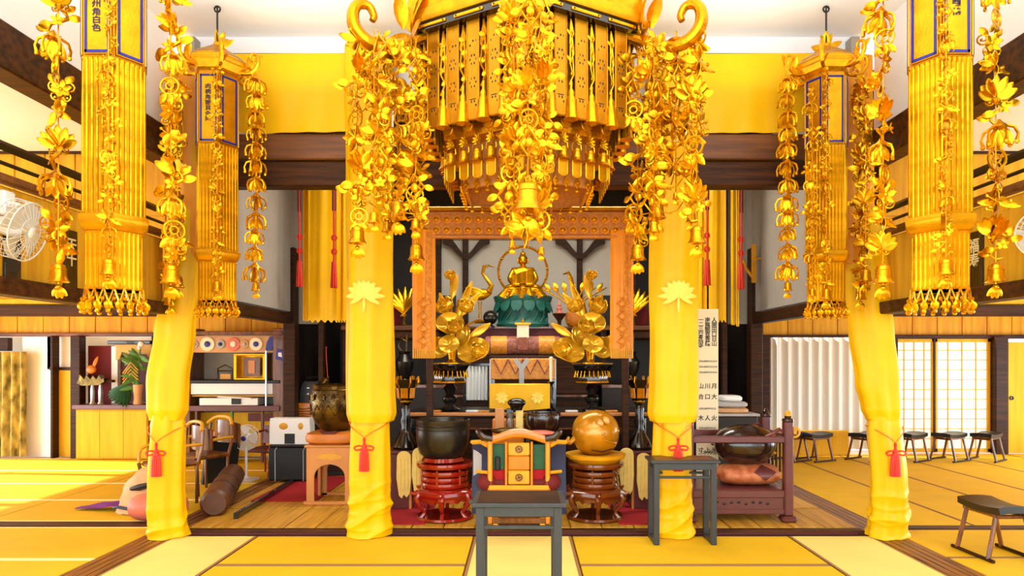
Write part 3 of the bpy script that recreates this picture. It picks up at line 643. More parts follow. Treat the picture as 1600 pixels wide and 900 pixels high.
for k in range(6):
    p, q = hv(.86, k), hv(.86, k+1); a = math.atan2((q-p).y, (q-p).x); n = Vector(((p+q).x, (p+q).y, 0)).normalized()
    for j in range(5):
        c = p.lerp(q, (j+.5)/5)
        put('plaque', PQ[(j+k) % 3], can, (c.x, c.y, zz(4.0)), (0, 0, a), (.82, 1, 1) if j not in (1, 3) or 1 else 1)
    for j in range(1, 5):
        c = p.lerp(q, j/5)-n*.06; put('rear_plaque', PQ2, can, (c.x, c.y, zz(3.97)), (0, 0, a), (.7, 1, 1))
        c = p.lerp(q, j/5)+n*.0; put('chain_bell', CHM, can, (c.x, c.y, zz(3.98)), (0, 0, a+.3))
    # gilt strips along the black rail, roof face reliefs
    pr, qr = hv(.935, k), hv(.935, k+1)
    for j in range(3):
        c = pr.lerp(qr, (j+.5)/3); b = MB().box((0, 0, 0), (.24, .012, .024), .004); b.cur = 1; b.ball((-.1, -.007, 0), .006, 6, 4); b.ball((.1, -.007, 0), .006, 6, 4); b.build('rail_strip', ['gold_bright', 'dark'], can, (c.x, c.y, zz(4.0)), (0, 0, a))
    c = hv(.955, k).lerp(hv(.955, k+1), .5); b = MB(); b.box((0, 0, 0), (.8, .02, .22), .006); flower(b, (0, -.02, 0), .09, 8)
    for s in (-1, 1): curl_(b, (s*.08, -.018, .03), 0, 0, s, .05, 1.4, .008); leaf(b, (s*.2, -.015, 0), 0 if s > 0 else PI, .14, .035)
    b.build('roof_relief', 'gold', can, (c.x, c.y, zz(4.2)), (0, 0, a))
    # scroll arm at each corner
    u = hv(1, k); ar = MB(); pts = [(.85, 3.96), (1.02, 3.87), (1.15, 3.82), (1.28, 3.83), (1.365, 3.90), (1.38, 4.0), (1.34, 4.07), (1.27, 4.075), (1.235, 4.02), (1.245, 3.98)]
    ar.tube(smooth([(u.x*r, u.y*r, zz(z)) for r, z in pts]), lerpl([.034, .04, .046, .048, .046, .042, .036, .03, .026, .022]), 10)
    az = math.atan2(u.y, u.x)
    for (r, z, an, ln) in ((.95, 3.95, 1.9, .28), (1.02, 3.98, 1.4, .25), (.92, 4.0, 2.5, .26), (.98, 3.9, -1.2, .2)): leaf(ar, (u.x*r, u.y*r, zz(z)), an, ln, .055, 0, .2, az)
    for sd in (-1, 1):
        for (r, z, an, ln) in ((.95, 3.97, 1.2, .24), (.95, 3.92, .2, .2), (.95, 4.05, 1.6, .26)): leaf(ar, (u.x*r, u.y*r, zz(z)), an, ln, .05, .2*sd, .3, az+sd*1.0)
    ar.build('scroll_arm', 'gold', can)
    sp = MB(); sp.lathe([(.05, 0), (.06, .01), (.05, .02), (.02, .03)], (u.x*1.2, u.y*1.2, zz(3.84)), 12); sp.tube([(u.x*1.2, u.y*1.2, zz(3.84)), (u.x*1.2, u.y*1.2, zz(3.92))], .008, 6); sp.build('strand_hanger', 'gold', can)
# bell pendants under the lower rim: one on each hook of the two faces towards the viewer, fewer behind
def pendant_parts():
    tg = MB(); wd, h, r = .09, .26, .042
    tg.plate([(-wd/2, 0), (-wd/2, -h+r)]+[(-r*math.cos(t), -h+r-r*math.sin(t)) for t in (.4, .8, 1.2, 1.57, 1.97, 2.37, 2.77)]+[(wd/2, -h+r), (wd/2, 0)], -.004, .004)
    tg.tube([(-wd/2, -.006, 0), (-wd/2, -.006, -h+r)]+[(-r*math.cos(t), -.006, -h+r-r*math.sin(t)) for t in (.4, .8, 1.2, 1.57, 1.97, 2.37, 2.77)]+[(wd/2, -.006, -h+r), (wd/2, -.006, 0)], .006, 5)
    fl_ = MB(); flower(fl_, (0, -.01, 0), .05, 8); fl_.ball((0, 0, 0), (.036, .012, .036), 10, 5)
    for s in (-1, 1): fl_.tube([(s*.02, 0, -.02), (s*.05, 0, -.04), (s*.055, 0, -.09), (s*.04, 0, -.1)], .006, 5); fl_.ball((s*.04, 0, -.105), .011, 6, 4)
    return tg.mesh('tag', 'gold_plate', 40), fl_.mesh('flower', 'gold_bright', 40), bell_mb(.062, .13).mesh('bell', 'gold', 40)
TG, FLW, BL2 = pendant_parts()
for k, grp in ((5, 'left-hand'), (0, 'right-hand'), (1, None), (4, None)):
    p, q = hv(.7, k), hv(.7, k+1); a = math.atan2((q-p).y, (q-p).x)
    for j in range(6):
        c = p.lerp(q, (j+.5)/6)+Vector((CXN, CYN, 3.24)); lab = '%s bell pendant from the front along the canopy face %s' % (('first', 'second', 'third', 'fourth', 'fifth', 'sixth')[j if k in (0, 1) else 5-j], {'left-hand': 'above the black bowl', 'right-hand': 'above the gilded wooden fish'}.get(grp) or ('turned towards the grey niche' if k == 4 else 'turned towards the tall written board'))
        t = thing('bell_pendant', lab, 'hanging bell', c, a, 'bell pendants under the canopy, face %d' % (k+1))
        put('cord', CORD, t, (0, 0, .02), sc_=(1, 1, .09)); put('flower', FLW, t, (0, 0, -.05), sc_=.75); put('bell', BL2, t, (0, 0, -.10), sc_=.8); put('tag', TG, t, (0, .0, -.19), sc_=(.8, .72, .5))
# diamond drops in front of the lower drum
DM = MB(); DM.plate([(0, 0), (.026, -.04), (0, -.08), (-.026, -.04)], -.005, .005); DM.tube([(0, 0, .05), (0, 0, 0)], .003, 4); DM.ball((0, -.006, -.04), .012, 6, 4); DM.ball((0, 0, -.1), .016, 6, 4); DM.tube([(0, 0, -.08), (0, 0, -.1)], .004, 4); DMM = DM.mesh('diamond_drop', 'gold_bright')
for k in range(6):
    p, q = hv(.57, k), hv(.57, k+1); a = math.atan2((q-p).y, (q-p).x)
    for j in range(6): c = p.lerp(q, (j+.5)/6); put('diamond_drop', DMM, can, (c.x, c.y, zz(2.96)), (0, 0, a))
# corner strands
def at_corner(k, r): v = hv(r, k); return (CXN+v.x, CYN+v.y)
names = {0: 'front corner', 1: 'corner by the tall written board', 5: 'corner by the grey niche'}
for k in (5, 1):
    for j, (r, zt, yb, bl_, sc_) in enumerate(((1.35, 3.92, 352, 1.25, 1.15), (1.2, 3.84, 300, .01, 1.25), (1.06, 3.9, 312, 1.35, 1.25), (.92, 3.95, 380, 1.2, 1.2))):
        x, y = at_corner(k, r); zb = EYE+(CY-yb)/F*y
        strand('%s gilt strand inward from the tip of the canopy %s' % (('first', 'second', 'third', 'fourth')[j], names[k]), (x, y, zt), zt-zb, [1, 6, 4, 3, 5] if j % 2 else [6, 1, 5, 4, 2], sc_*1.1, max(bl_, .5), step=.112, jit=.035)
    for j, (r, da, yb) in enumerate(((1.28, .1, 330), (1.1, -.13, 345), (1.0, .16, 340))):
        a = -PI/2+k*PI/3+da; x, y = CXN+r*math.cos(a), CYN+r*math.sin(a); zt = 3.86; zb = EYE+(CY-yb)/F*y
        strand('%s gilt strand beside the row at the canopy %s' % (('outer', 'middle', 'inner')[j], names[k]), (x, y, zt), zt-zb, [3, 6, 5, 1, 4], 1.25, .8, step=.125, jit=.04)
for j, (r, da, yt, yb, bp, lb) in enumerate(((1.33, 0, 3.9, 388, 283, 'long gilt strand with a large bell at the canopy front corner'), (1.15, .07, 3.9, 330, None, 'gilt strand just behind the large bell at the canopy front corner, fish side'), (1.12, -.075, 3.9, 335, None, 'gilt strand just behind the large bell at the canopy front corner, bowl side'), (.98, .09, 3.9, 385, None, 'innermost gilt strand of the canopy front corner, fish side'), (.98, -.1, 3.9, 375, None, 'innermost gilt strand of the canopy front corner, bowl side'))):
    a = -PI/2+da; x, y = CXN+r*math.cos(a), CYN+r*math.sin(a); zb = EYE+(CY-yb)/F*y
    strand(lb, (x, y, yt), yt-zb, [4, 1, 2, 6, 5, 3], 1.2, 1.75 if bp else .5, bellpos=(yt-(EYE+(CY-bp)/F*y)) if bp else None, step=.11, jit=.03)
# wire net strung between the strands at the corners
for k in (5, 0, 1):
    b = MB(); rn = random.Random(k)
    for r_ in range(7):
        z = 3.75-.17*r_
        for j in range(5):
            r0, r1 = .86+.1*j, .96+.1*j; u = hv(1, k); tn = Vector((-u.y, u.x, 0))*rn.uniform(-.1, .1)
            za, zb_ = z-(.08 if j % 2 else 0), z-(0 if j % 2 else .08)
            b.tube([u*r0+tn+Vector((0, 0, zz(za))), (u*(r0+.05))+tn*.5+Vector((0, 0, zz((za+zb_)/2-.03))), u*r1-tn*.5+Vector((0, 0, zz(zb_)))], .0045, 5)
    tag(b.build('wire_net', 'gold_bright', can), kind='stuff')
# ------------------------------------------------------------------ altar: back panels, shelves, pelmet
def wpx(a, d): return a/F*d
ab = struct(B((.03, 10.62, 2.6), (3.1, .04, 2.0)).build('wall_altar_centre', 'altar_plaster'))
for px, wd in ((684, .1), (727, .085), (906, .085), (990, .1)): B((P(px, 0, 10.5).x, 10.54, 2.5), (wd, .08, 2.2), .008).build('post', 'wood_dark', ab)
B((P(837, 0, 10.5).x, 10.52, 3.6), (3.1, .1, .14), .01).build('head_beam', 'wood_dark', ab)
def ogee(x0, x1, zc, sgn):
    b = MB(); n = 24; L = x1-x0
    pts = [(x0+L*i/n, zc-.20*math.sin(PI*i/n)+(.045*math.sin(3*PI*i/n))) for i in range(n+1)]
    up = [(x, z+.11+.03*math.sin(PI*i/n*3)) for i, (x, z) in enumerate(pts)]
    b.plate(pts+up[::-1], -.03, .03); return b.build('ogee_bracket', 'wood_dark', ab, (0, 10.5, 0))
for a_, c_ in ((692, 765), (868, 945)): ogee(P(a_, 0, 10.5).x, P(c_, 0, 10.5).x, P(0, 381, 10.5).z, 1)
# shrine dais (three dark steps) that carries the figure
da = thing('altar_dais', 'dark stepped altar dais under the teal pedestal and golden statue', 'altar', (0, 9.7, .04))
B((.02, 0, .55), (1.96, 1.5, 1.1), .01).build('lower_step', 'wood_dark', da); B((.02, .1, 1.4), (1.9, 1.2, .6), .01).build('middle_step', 'wood_dark', da); B((.02, .15, 1.86), (1.62, .9, .34), .01).build('upper_step', 'darkred', da)
for z in (1.09, 1.69, 2.02): B((.02, -.76 if z < 1.2 else (-.51 if z < 1.8 else -.31), z), (1.96 if z < 1.2 else (1.9 if z < 1.8 else 1.62), .03, .03), .004).build('gilt_edge', 'wood_brown', da)
# side altar shelves left and right of the centre (dark cabinets with shelves)
for s, nm, xa, xb in ((-1, 'bronze bell', -2.55, -1.02), (1, 'tall written board', 1.1, 2.6)):
    t = thing('side_altar', 'dark wooden side altar with a deep shelf behind the pillar by the %s' % nm, 'altar', ((xa+xb)/2, 9.5, .04)); L = xb-xa
    B((0, .35, .6), (L, .9, 1.2), .01).build('cabinet', 'dark', t); B((0, .3, 2.02), (L, .8, .07), .008).build('upper_shelf', 'wood_beam', t); B((0, .28, 1.92), (L*.8, .7, .12), .02).build('shelf_moulding', 'wood_darkx', t)
    for x in (-L/2+.04, L/2-.04): B((x, 0, 1.1), (.07, .07, 2.2), .006).build('post', 'wood_dark', t)
    B((0, .75, 1.6), (L, .03, 1.9)).build('back_panel', 'dark', t); B((0, -.08, 1.2), (L, .05, .05), .006).build('gilt_edge', 'wood_brown', t)
# pelmet with bosses and brocade side hangings
pm = thing('altar_pelmet', 'copper brocade pelmet with two rows of round bosses across the altar front', 'pelmet', (.03, 7.05, 2.95))
B((0, 0, .09), (2.26, .05, .26), .01).build('pelmet_board', 'copper', pm); B((0, -.02, .24), (2.3, .08, .04), .008).build('upper_moulding', 'gold_deep', pm); B((0, -.015, -.05), (2.28, .07, .03), .006).build('lower_moulding', 'copper', pm)
for x in (-1.02, 1.06): B((x, .1, -1.42), (.07, .07, 2.85), .008).build('frame_post', 'wood_dark', pm)
bs = MB(); bs.disc_ring((0, 0, .004), .044, .007, 'z', 16, 5); bs.lathe([(.042, 0), (.042, .01), (.03, .012), (.028, .022), (.014, .034), (.004, .036)], (0, 0, 0), 14); bsm = bs.mesh('boss', 'brocade')
bcm = MB().ball((0, 0, 0), (.027, .027, .022), 10, 5).mesh('boss_centre', 'gold')
for r in range(2):
    for k in range(20): (lambda o: put('boss_centre', bcm, o, (0, 0, .02)))(put('boss', bsm, pm, (-1.045+k*.11, -.026, .02+r*.11), (PI/2, 0, 0)))
for s, nm, x in ((-1, 'black bowl', P(662, 0, 7).x), (1, 'gilded wooden fish', P(972, 0, 7).x)):
    t = thing('brocade_hanging', 'orange brocade hanging with diamond pattern below the pelmet, above the %s' % nm, 'hanging', (x, 7.07, EYE+(CY-548)/F*7.02))
    def fn(u, v): return ((u-.5)*.24, .012*math.sin(u*9)-.02*math.cos(v*2)-.05, 1.26*(1-v))
    MB().sheet(fn, 12, 16, .01).build('cloth', 'cloth_orange' if s < 2 else 'brocade', t)
    def fn2(u, v): return (.03+s*.0+(u-.5)*.11, .01*math.sin(u*9)-.075, 1.22*(1-v)+.02)
    MB().sheet(fn2, 6, 10, .006).build('inner_band', 'brocade', t)
    for k in range(4):
        b = MB(); b.tube([(0, 0, .06), (.06, 0, 0), (0, 0, -.06), (-.06, 0, 0)], .009, 5, True); b.ball((0, 0, 0), (.03, .006, .03)); b.build('diamond_motif', 'brocade', t, (0, -.088, .1+.13*k))
    b = MB()
    for k in range(12): b.tube([(-.11+.02*k, -.05, .02), (-.11+.02*k, -.05, -.08)], .009, 5)
    b.build('tassel_fringe', 'amber', t)
# ------------------------------------------------------------------ statue on its teal pedestal
pd = thing('lotus_pedestal', 'carved teal pedestal under the seated golden statue', 'pedestal', (0, 9.55, 2.07)); b = MB(); b.lathe([(.36, 0), (.38, .04), (.34, .1), (.34, .22), (.36, .3), (.40, .36), (.42, .43), (.38, .45)], (0, 0, 0), 32, sy=.7); b.build('body', 'teal', pd)
b = MB()
for k in range(14):
    a = 2*PI*k/14; c, s = math.cos(a), math.sin(a)
    b.sheet(lambda u, v, c=c, s=s: ((.36+.06*u)*c-(v-.5)*.16*math.sin(PI*min(1, u*.95+.02))**.6*s, .72*((.36+.06*u)*s+(v-.5)*.16*math.sin(PI*min(1, u*.95+.02))**.6*c), .42-.2*u+.015*math.cos((v-.5)*5)), 5, 3, .012)
b.build('petals', 'teal', pd); b = MB()
for k in range(16): a = 2*PI*k/16; b.tube([(.34*math.cos(a), .24*math.sin(a), .06), (.355*math.cos(a+.15), .25*math.sin(a+.15), .14), (.34*math.cos(a+.3), .24*math.sin(a+.3), .22)], .014, 5)
b.build('carving', 'teal', pd)
def skin_body(name, verts, edges, m, parent, loc=(0, 0, 0), lv=2):
    me = bpy.data.meshes.new(name); me.from_pydata([v[:3] for v in verts], edges, []); o = bpy.data.objects.new(name, me); COL.objects.link(o)
    o.modifiers.new('skin', 'SKIN').use_smooth_shade = True; sv = me.skin_vertices[0].data
    for i, v in enumerate(verts): r = v[3]; sv[i].radius = r if isinstance(r, tuple) else (r, r)
    sv[0].use_root = True; o.modifiers.new('sub', 'SUBSURF').levels = lv; o.modifiers['sub'].render_levels = lv
    bpy.context.view_layer.update(); ev = o.evaluated_get(bpy.context.evaluated_depsgraph_get()); nm = bpy.data.meshes.new_from_object(ev); nm.name = name
    bpy.data.objects.remove(o); nm.materials.clear(); nm.materials.append(M[m]); nm.polygons.foreach_set('use_smooth', [True]*len(nm.polygons)); return put(name, nm, parent, loc)
st = thing('seated_statue', 'small golden statue seated cross-legged before a thin ring halo', 'statue', (0, 9.5, 2.52))
V = [(0, 0, .09, .12), (0, 0, .2, .11), (0, -.005, .32, .125), (0, 0, .39, .06), (0, -.005, .43, .045),
     (.13, -.01, .35, .055), (.19, -.05, .22, .045), (.12, -.14, .14, .036), (.02, -.17, .13, .03),
     (-.13, -.01, .35, .055), (-.19, -.05, .22, .045), (-.12, -.14, .14, .036), (-.02, -.17, .13, .03),
     (.15, -.05, .08, .085), (.26, -.13, .06, .065), (.08, -.2, .05, .055), (-.15, -.05, .08, .085), (-.26, -.13, .06, .065), (-.08, -.2, .06, .055)]
E = [(0, 1), (1, 2), (2, 3), (3, 4), (2, 5), (5, 6), (6, 7), (7, 8), (2, 9), (9, 10), (10, 11), (11, 12), (0, 13), (13, 14), (14, 15), (0, 16), (16, 17), (17, 18)]
skin_body('body', V, E, 'gold', st)
hd = MB(); hd.ball((0, -.01, .5), (.068, .075, .085), 18, 12); hd.ball((0, .005, .585), (.04, .04, .035), 12, 6); hd.lathe([(.006, .02), (.012, 0), (.016, -.012)], (0, -.085, .495), 6)
for s in (-1, 1): hd.ball((s*.07, .0, .485), (.012, .02, .04), 6, 5); hd.ball((s*.027, -.075, .51), (.015, .01, .005), 8, 4); hd.tube([(s*.008, -.082, .526), (s*.028, -.082, .533), (s*.048, -.07, .523)], .004, 5)
hd.ball((0, -.079, .462), (.02, .01, .006), 8, 4); hd.build('head', 'gold', st)
rb = MB(); rb.sheet(lambda u, v: (.15-.3*u, -.11-.02*math.sin(u*14)-.03*math.sin(PI*u), .37-.2*v-.1*u), 14, 6, .012)
for k in range(5): rb.tube([(-.24+.04*k, -.19, .1-.01*k), (0, -.24, .075-.01*k), (.24-.04*k, -.19, .1-.01*k)], .008, 5)
rb.sheet(lambda u, v: ((u-.5)*(.5+.2*v), -.16-.07*math.cos((u-.5)*2.6)-.02*math.sin(u*30), .08-.12*v+.02*math.cos(u*20)*v), 24, 4, .01); rb.build('robe_folds', 'gold', st)
hn = MB()
for s in (-1, 1):
    for k in range(4): hn.tube([(s*.05, -.18-.01*k, .13+.004*k), (s*.0, -.2-.01*k, .14+.004*k), (-s*.03, -.2-.01*k, .142+.004*k)], .007, 5)
    hn.tube([(s*.05, -.17, .14), (s*.02, -.18, .17), (0, -.18, .18)], .008, 5)
hn.build('hands', 'gold', st)
h = MB(); h.disc_ring((0, .13, .36), .35, .02, 'y', 48, 6); h.tube([(0, .13, 0), (0, .13, .02), (0, .13, .67)], .012, 6); h.build('halo', 'gold_deep', st)
for k in range(10): a = -PI*.1+PI*1.2*k/9; MB().ball((.35*math.cos(a), .12, .36+.35*math.sin(a)), .022, 8, 5).build('halo_bead', 'gold', st)
# gilt trio around it
def px_obj(px, py, d): p = P(px, py, d); return (p.x, p.y, p.z)
t = thing('globe_lamp', 'dark grey metal globe on a small foot, left of the teal pedestal', 'globe', px_obj(766, 512, 9.3)); MB().ball((0, 0, .14), .1, 18, 12).build('globe', 'iron', t); MB().lathe([(.06, 0), (.06, .02), (.03, .04), (.03, .06)], (0, 0, 0), 12).build('foot', 'black', t)
t = thing('pagoda', 'tiny rose and white pagoda figurine on a dark bracket, right of the teal pedestal', 'figurine', px_obj(874, 490, 9.3))
b = MB(); b.lathe([(.06, 0), (.06, .015), (.035, .02), (.03, .06), (.045, .065), (.04, .075), (.02, .08), (.02, .11), (.03, .115), (.006, .15), (.004, .2)], (0, 0, 0), 12); b.build('tiers', 'pink', t); b = MB().lathe([(.02, -.2), (.03, -.1), (.09, -.02), (.1, 0), (.08, 0)], (0, 0, 0), 14); b.build('bracket', 'wood_dark', t)
def crane(name, lab, px, py, d, sc_, mir=1):
    """slender gilt bird candle holder"""
    t = thing(name, lab, 'bird figure', px_obj(px, py, d)); b = MB(); m = mir
    b.lathe([(.09, 0), (.1, .02), (.06, .05), (.02, .06)], (0, 0, 0), 14); b.build('foot', 'gold_deep', t); b = MB()
    for s in (-1, 1): b.tube([(s*.02, 0, .05), (s*.015, 0, .2), (s*.02, .01, .32)], .011, 6)
    b.build('legs', 'gold', t); b = MB()
    b.rings([[(m*(-.12+.3*u)+0, .06*math.sin(PI*min(1, u+.06))*math.cos(q*PI/5), .4-.08*u*0+.1*(1-u)*0+.09*math.sin(PI*min(1, u*.9+.06))*math.sin(q*PI/5)+.05*u) for q in range(10)] for u in [i/8 for i in range(9)]])
    b.tube([(m*.13, 0, .47), (m*.17, 0, .56), (m*.1, 0, .66), (m*.04, 0, .74), (m*.06, 0, .84), (m*.13, 0, .86)], [.05, .036, .028, .025, .03, .014], 8); b.tube([(m*.12, 0, .86), (m*.22, 0, .83)], [.016, .004], 6)
    b.build('body', 'gold', t); b = MB()
    for s in (-1, 1):
        for k in range(4): leaf(b, (m*.06, s*.05, .45), (PI if m > 0 else 0)+m*(-.25+.2*k), .28-.03*k, .04, .1*s, .1)
    b.build('wings', 'gold_bright', t); t.scale = (sc_,)*3; return t
crane('crane_candlestick', 'slender gilt bird on a foot, between the lotus spray and the grey globe', 750, 505, 9.5, .95, 1)
t = thing('flower_vase', 'gilt vase with a spray of gold stems beside the rose pagoda', 'vase', (P(896, 0, 9.55).x, 9.55, 2.075)); t.scale = (1.25,)*3; MB().lathe([(.05, 0), (.07, .02), (.1, .09), (.09, .16), (.05, .19), (.06, .21)], (0, 0, 0), 16).build('vase', 'orange_cushion', t); b = MB()
for k in range(7): a = (k-3)*.18; b.tube([(0, 0, .2), (.3*a, 0, .33), (a*.7, 0, .45)], .009, 5); leaf(b, (a*.5, 0, .4), PI/2-a, .12, .026, 0, .2)
b.tube([(0, 0, .4), (-.03, 0, .55), (-.06, 0, .62), (-.12, 0, .6)], [.03, .03, .022, .008], 6); b.build('stems', 'gold', t)
# ------------------------------------------------------------------ long altar table with gilt edges
at = thing('altar_table', 'long dark altar table with gilt edges behind the priest chair', 'altar table', (.06, 8.0, .04))
B((0, 0, .955), (2.75, .95, .05), .008).build('top', 'dark', at); B((0, -.47, .965), (2.76, .03, .035), .004).build('gilt_edge', 'wood_tan', at)
B((0, -.40, .86), (2.6, .03, .12), .006).build('apron', 'wood_dark', at); B((0, -.43, .80), (2.6, .03, .02), .004).build('gilt_edge', 'wood_brown', at)
for x in (-1.28, 1.28):
    for y in (-.4, .4): B((x, y, .46), (.09, .09, .93), .01).build('leg', 'black', at)
B((0, -.05, .36), (2.5, .7, .6), .01).build('front_panel', 'dark', at)
for k in range(6): B((-1.04+.415*k, -.41, .4), (.38, .02, .5), .01).build('panel', 'wood_dark', at)
# clutter on the table: small trays and books
for i, (px, py, c, lab) in enumerate(((680, 636, 'brocade', 'orange folded cloth lying on the altar table by the black bowl side'), (738, 634, 'white', 'white paper slip lying on the altar table left of the yellow cloth'), (756, 636, 'amber', 'small amber tray on the altar table beside the yellow cloth'), (893, 635, 'white', 'white paper slip on the altar table right of the yellow cloth'), (925, 633, 'grey', 'grey paper slip under the right black flower stand'), (955, 636, 'brocade', 'orange folded cloth lying on the altar table on the fish side'))):
    p = P(px, py, 7.66); tag(B((p.x, 7.66, 1.03), (.14, .1, .02), .006).build('folded_cloth' if c != 'white' else 'paper_slip', c), lab, 'cloth' if c != 'white' else 'paper')
def flower_stand(px, lab):
    t = thing('flower_stand', lab, 'stand', (P(px, 0, 7.85).x, 7.85, 1.02)); b = MB()
    b.lathe([(.11, 0), (.12, .02), (.07, .04), (.05, .07), (.085, .12), (.085, .15), (.045, .19), (.055, .22), (.08, .26), (.05, .3), (.04, .34), (.16, .36)], (0, 0, 0), 18); b.build('turned_leg', 'black', t); b = MB()
    b.lathe([(.2, .33), (.185, .38), (.19, .43), (.24, .52), (.255, .53), (.25, .55), (.1, .55)], (0, 0, 0), 8, PI/8); tr = b.build('tray', 'black', t)
    for k in range(8):
        a = k*PI/4
        for j in (-1, 0, 1): c = (.2*math.cos(a)-j*.05*math.sin(a), .2*math.sin(a)+j*.05*math.cos(a)); MB().box((0, 0, 0), (.012, .012, .09), .004).build('gilt_slat', 'gold_bright', tr, (c[0]*.99, c[1]*.99, .43), (0, -.25, a))
    MB().lathe([(.2, .325), (.205, .33), (.2, .345)], (0, 0, 0), 8, PI/8).build('gilt_rim', 'gold', t); MB().lathe([(.25, .545), (.262, .55), (.25, .56)], (0, 0, 0), 8, PI/8).build('gilt_rim', 'gold', t); return t
flower_stand(703, 'black flared stand with gilt slats on the altar table behind the black bowl'); flower_stand(925, 'black flared stand with gilt slats on the altar table behind the wooden fish')
def lotus_spray(px, lab, m):
    X = P(px, 0, 7.82).x; t = thing('gilt_lotus_spray', lab, 'altar flowers', (X, 7.85, 1.57))
    MB().lathe([(.055, 0), (.06, .02), (.04, .05), (.05, .12), (.065, .2), (.045, .24), (.055, .26)], (0, 0, 0), 14).build('vase', 'gold', t)
    def bud(x, y, z, r, ry):
        b = MB()
        for lay in range(2):
            for k in range(7):
                a = 2*PI*(k+.5*lay)/7; rr = r*(1-.25*lay)
                b.sheet(lambda u, v, a=a, rr=rr: (lambda q, wd: (q*math.cos(a)-wd*math.sin(a), q*math.sin(a)+wd*math.cos(a), rr*(1.15*u**1.4-.1)))(rr*(.15+.75*math.sin(u*1.9)), rr*.5*math.sin(PI*(u*.9+.05))**.7*(2*v-1)), 5, 3, .006)
        b.ball((0, 0, r*.25), (r*.35, r*.35, r*.3), 8, 5); return b.build('blossom', 'gilt_lotus', t, (x, y, z), (ry*.2+.6, ry, 0))
    def pad(x, z, r, rx, rz, y=-.06):
        b = MB(); b.sheet(lambda u, v: (r*u*math.cos(2*PI*v), r*u*math.sin(2*PI*v)*.85, .35*r*u*u+.05*r*math.sin(10*PI*v)*u), 6, 28, .008); b.build('lotus_leaf', 'gilt_lotus', t, (x, y, z), (rx, 0, rz))
    stems = [(m*-.02, 1.05), (m*.28, .5), (m*-.17, .3), (m*.08, .75), (m*-.02, .5), (m*.3, .08), (m*.2, .9)]
    b = MB()
    for x, z in stems: b.tube([(0, 0, .2), (x*.35, 0, .2+(z-.2)*.5+.06), (x, 0, z)], .013, 6)
    b.build('stems', 'gold', t)
    pad(m*-.02, .45, .16, 1.2, 0.2*m); pad(m*-.2, .16, .17, 1.0, .5*m, -.1); pad(m*.28, .12, .2, .95, -.4*m, -.12); pad(m*.17, .3, .14, 1.3, -.9*m); pad(m*-.02, .22, .12, 1.4, 0, -.14)
    bud(m*.16, -.05, .62, .1, .3*m); bud(m*-.06, -.06, .62, .12, -.4*m); bud(m*.3, -.16, .1, .11, .4*m); bud(m*-.02, 0, 1.0, .07, 0); bud(m*.05, -.1, .38, .1, 0)
    b = MB()
    for x, z, a, l_ in ((.05, .5, 1.2, .5), (.1, .55, .9, .35), (-.02, .45, 1.9, .4), (.2, .3, .6, .3), (-.15, .25, 2.7, .28), (.0, .75, 1.4, .3)): leaf(b, (m*x, -.03, z), a if m > 0 else PI-a, l_, .045, 0, .15)
    b.build('blades', 'gilt_lotus', t); return t
lotus_spray(706, 'tall gilt lotus spray in a vase on the black stand behind the bowl', 1); lotus_spray(922, 'tall gilt lotus spray in a vase on the black stand behind the wooden fish', -1)
# central brocade table, roll, yellow cloth
bt = thing('brocade_table', 'small altar table dressed in orange brocade above the yellow cloth', 'altar table', (0, 8.55, 1.02))
B((0, 0, .62), (.82, .5, .05), .008).build('top', 'wood_dark', bt); B((0, -.25, .48), (.8, .03, .26), .01).build('brocade_front', 'brocade', bt)
for k in range(4): MB().tube([(-.36+.18*k, -.272, .6), (-.27+.18*k, -.275, .42), (-.36+.18*(k+1), -.272, .6)], .012, 5).build('brocade_fold', 'brocade_pink', bt)
for x in (-.38, .38): B((x, -.1, .3), (.06, .3, .62), .008).build('leg', 'black', bt)
B((0, 0, .1), (.78, .4, .05), .008).build('lower_shelf', 'wood_dark', bt)
for k, x in enumerate((-.26, -.1, .12, .28)):
    b = MB(); b.lathe([(.05, 0), (.06, .02), (.075, .06), (.06, .09), (.02, .1)], (0, 0, 0), 12); b.build('gilt_bowl', 'gold_deep' if k % 2 else 'brocade', bt, (x, -.12, .125))
b = MB(); b.plate([(-.03, -.2), (.03, -.2), (.03, .0), (.1, .1), (.06, .14), (0, .06), (-.06, .14), (-.1, .1), (-.03, 0)], -.006, .006); tag(b.build('paper_streamer', 'grey', None, (P(815, 0, 8.2).x, 8.22, 1.50)), 'pale grey forked paper streamer before the brocade table', 'paper')
rl = thing('brocade_roll', 'thick brocade bolster roll lying across the brocade table top', 'bolster', (0, 8.5, 1.68)); b = MB(); RR = .115
b.M = Matrix.Translation((0, 0, RR)) @ Matrix.Rotation(PI/2, 4, 'Y'); b.lathe([(.02, -.47), (RR*.9, -.47), (RR, -.45), (RR, .45), (RR*.9, .47), (.02, .47)], (0, 0, 0), 20); b.build('roll', 'brocade_pink', rl)
for x in (-.3, .3):
    b = MB(); b.M = Matrix.Translation((x, 0, RR)) @ Matrix.Rotation(PI/2, 4, 'Y'); b.lathe([(RR*1.02, -.1), (RR*1.03, -.1), (RR*1.03, .1), (RR*1.02, .1)], (0, 0, 0), 20, caps=False); b.build('patterned_band', 'brocade', rl)
t = thing('memorial_tablet', 'white and gilt tablet with a mauve tassel standing on the brocade roll', 'tablet', (P(817, 0, 8.4).x, 8.36, 1.91)); B((0, 0, .06), (.15, .03, .17), .006).build('tablet', 'paper', t); B((0, -.006, .15), (.2, .04, .03), .006).build('gilt_cap', 'gold_deep', t); MB().lathe([(.012, .16), (.02, .18), (.004, .22)], (0, 0, 0), 8).build('finial', 'gold', t); b = MB()
for k in range(7): b.tube([(-.045+.015*k, -.03, -.02), (-.045+.016*k, -.035, -.17)], .011, 5)
b.build('tassel', 'brocade_pink', t)
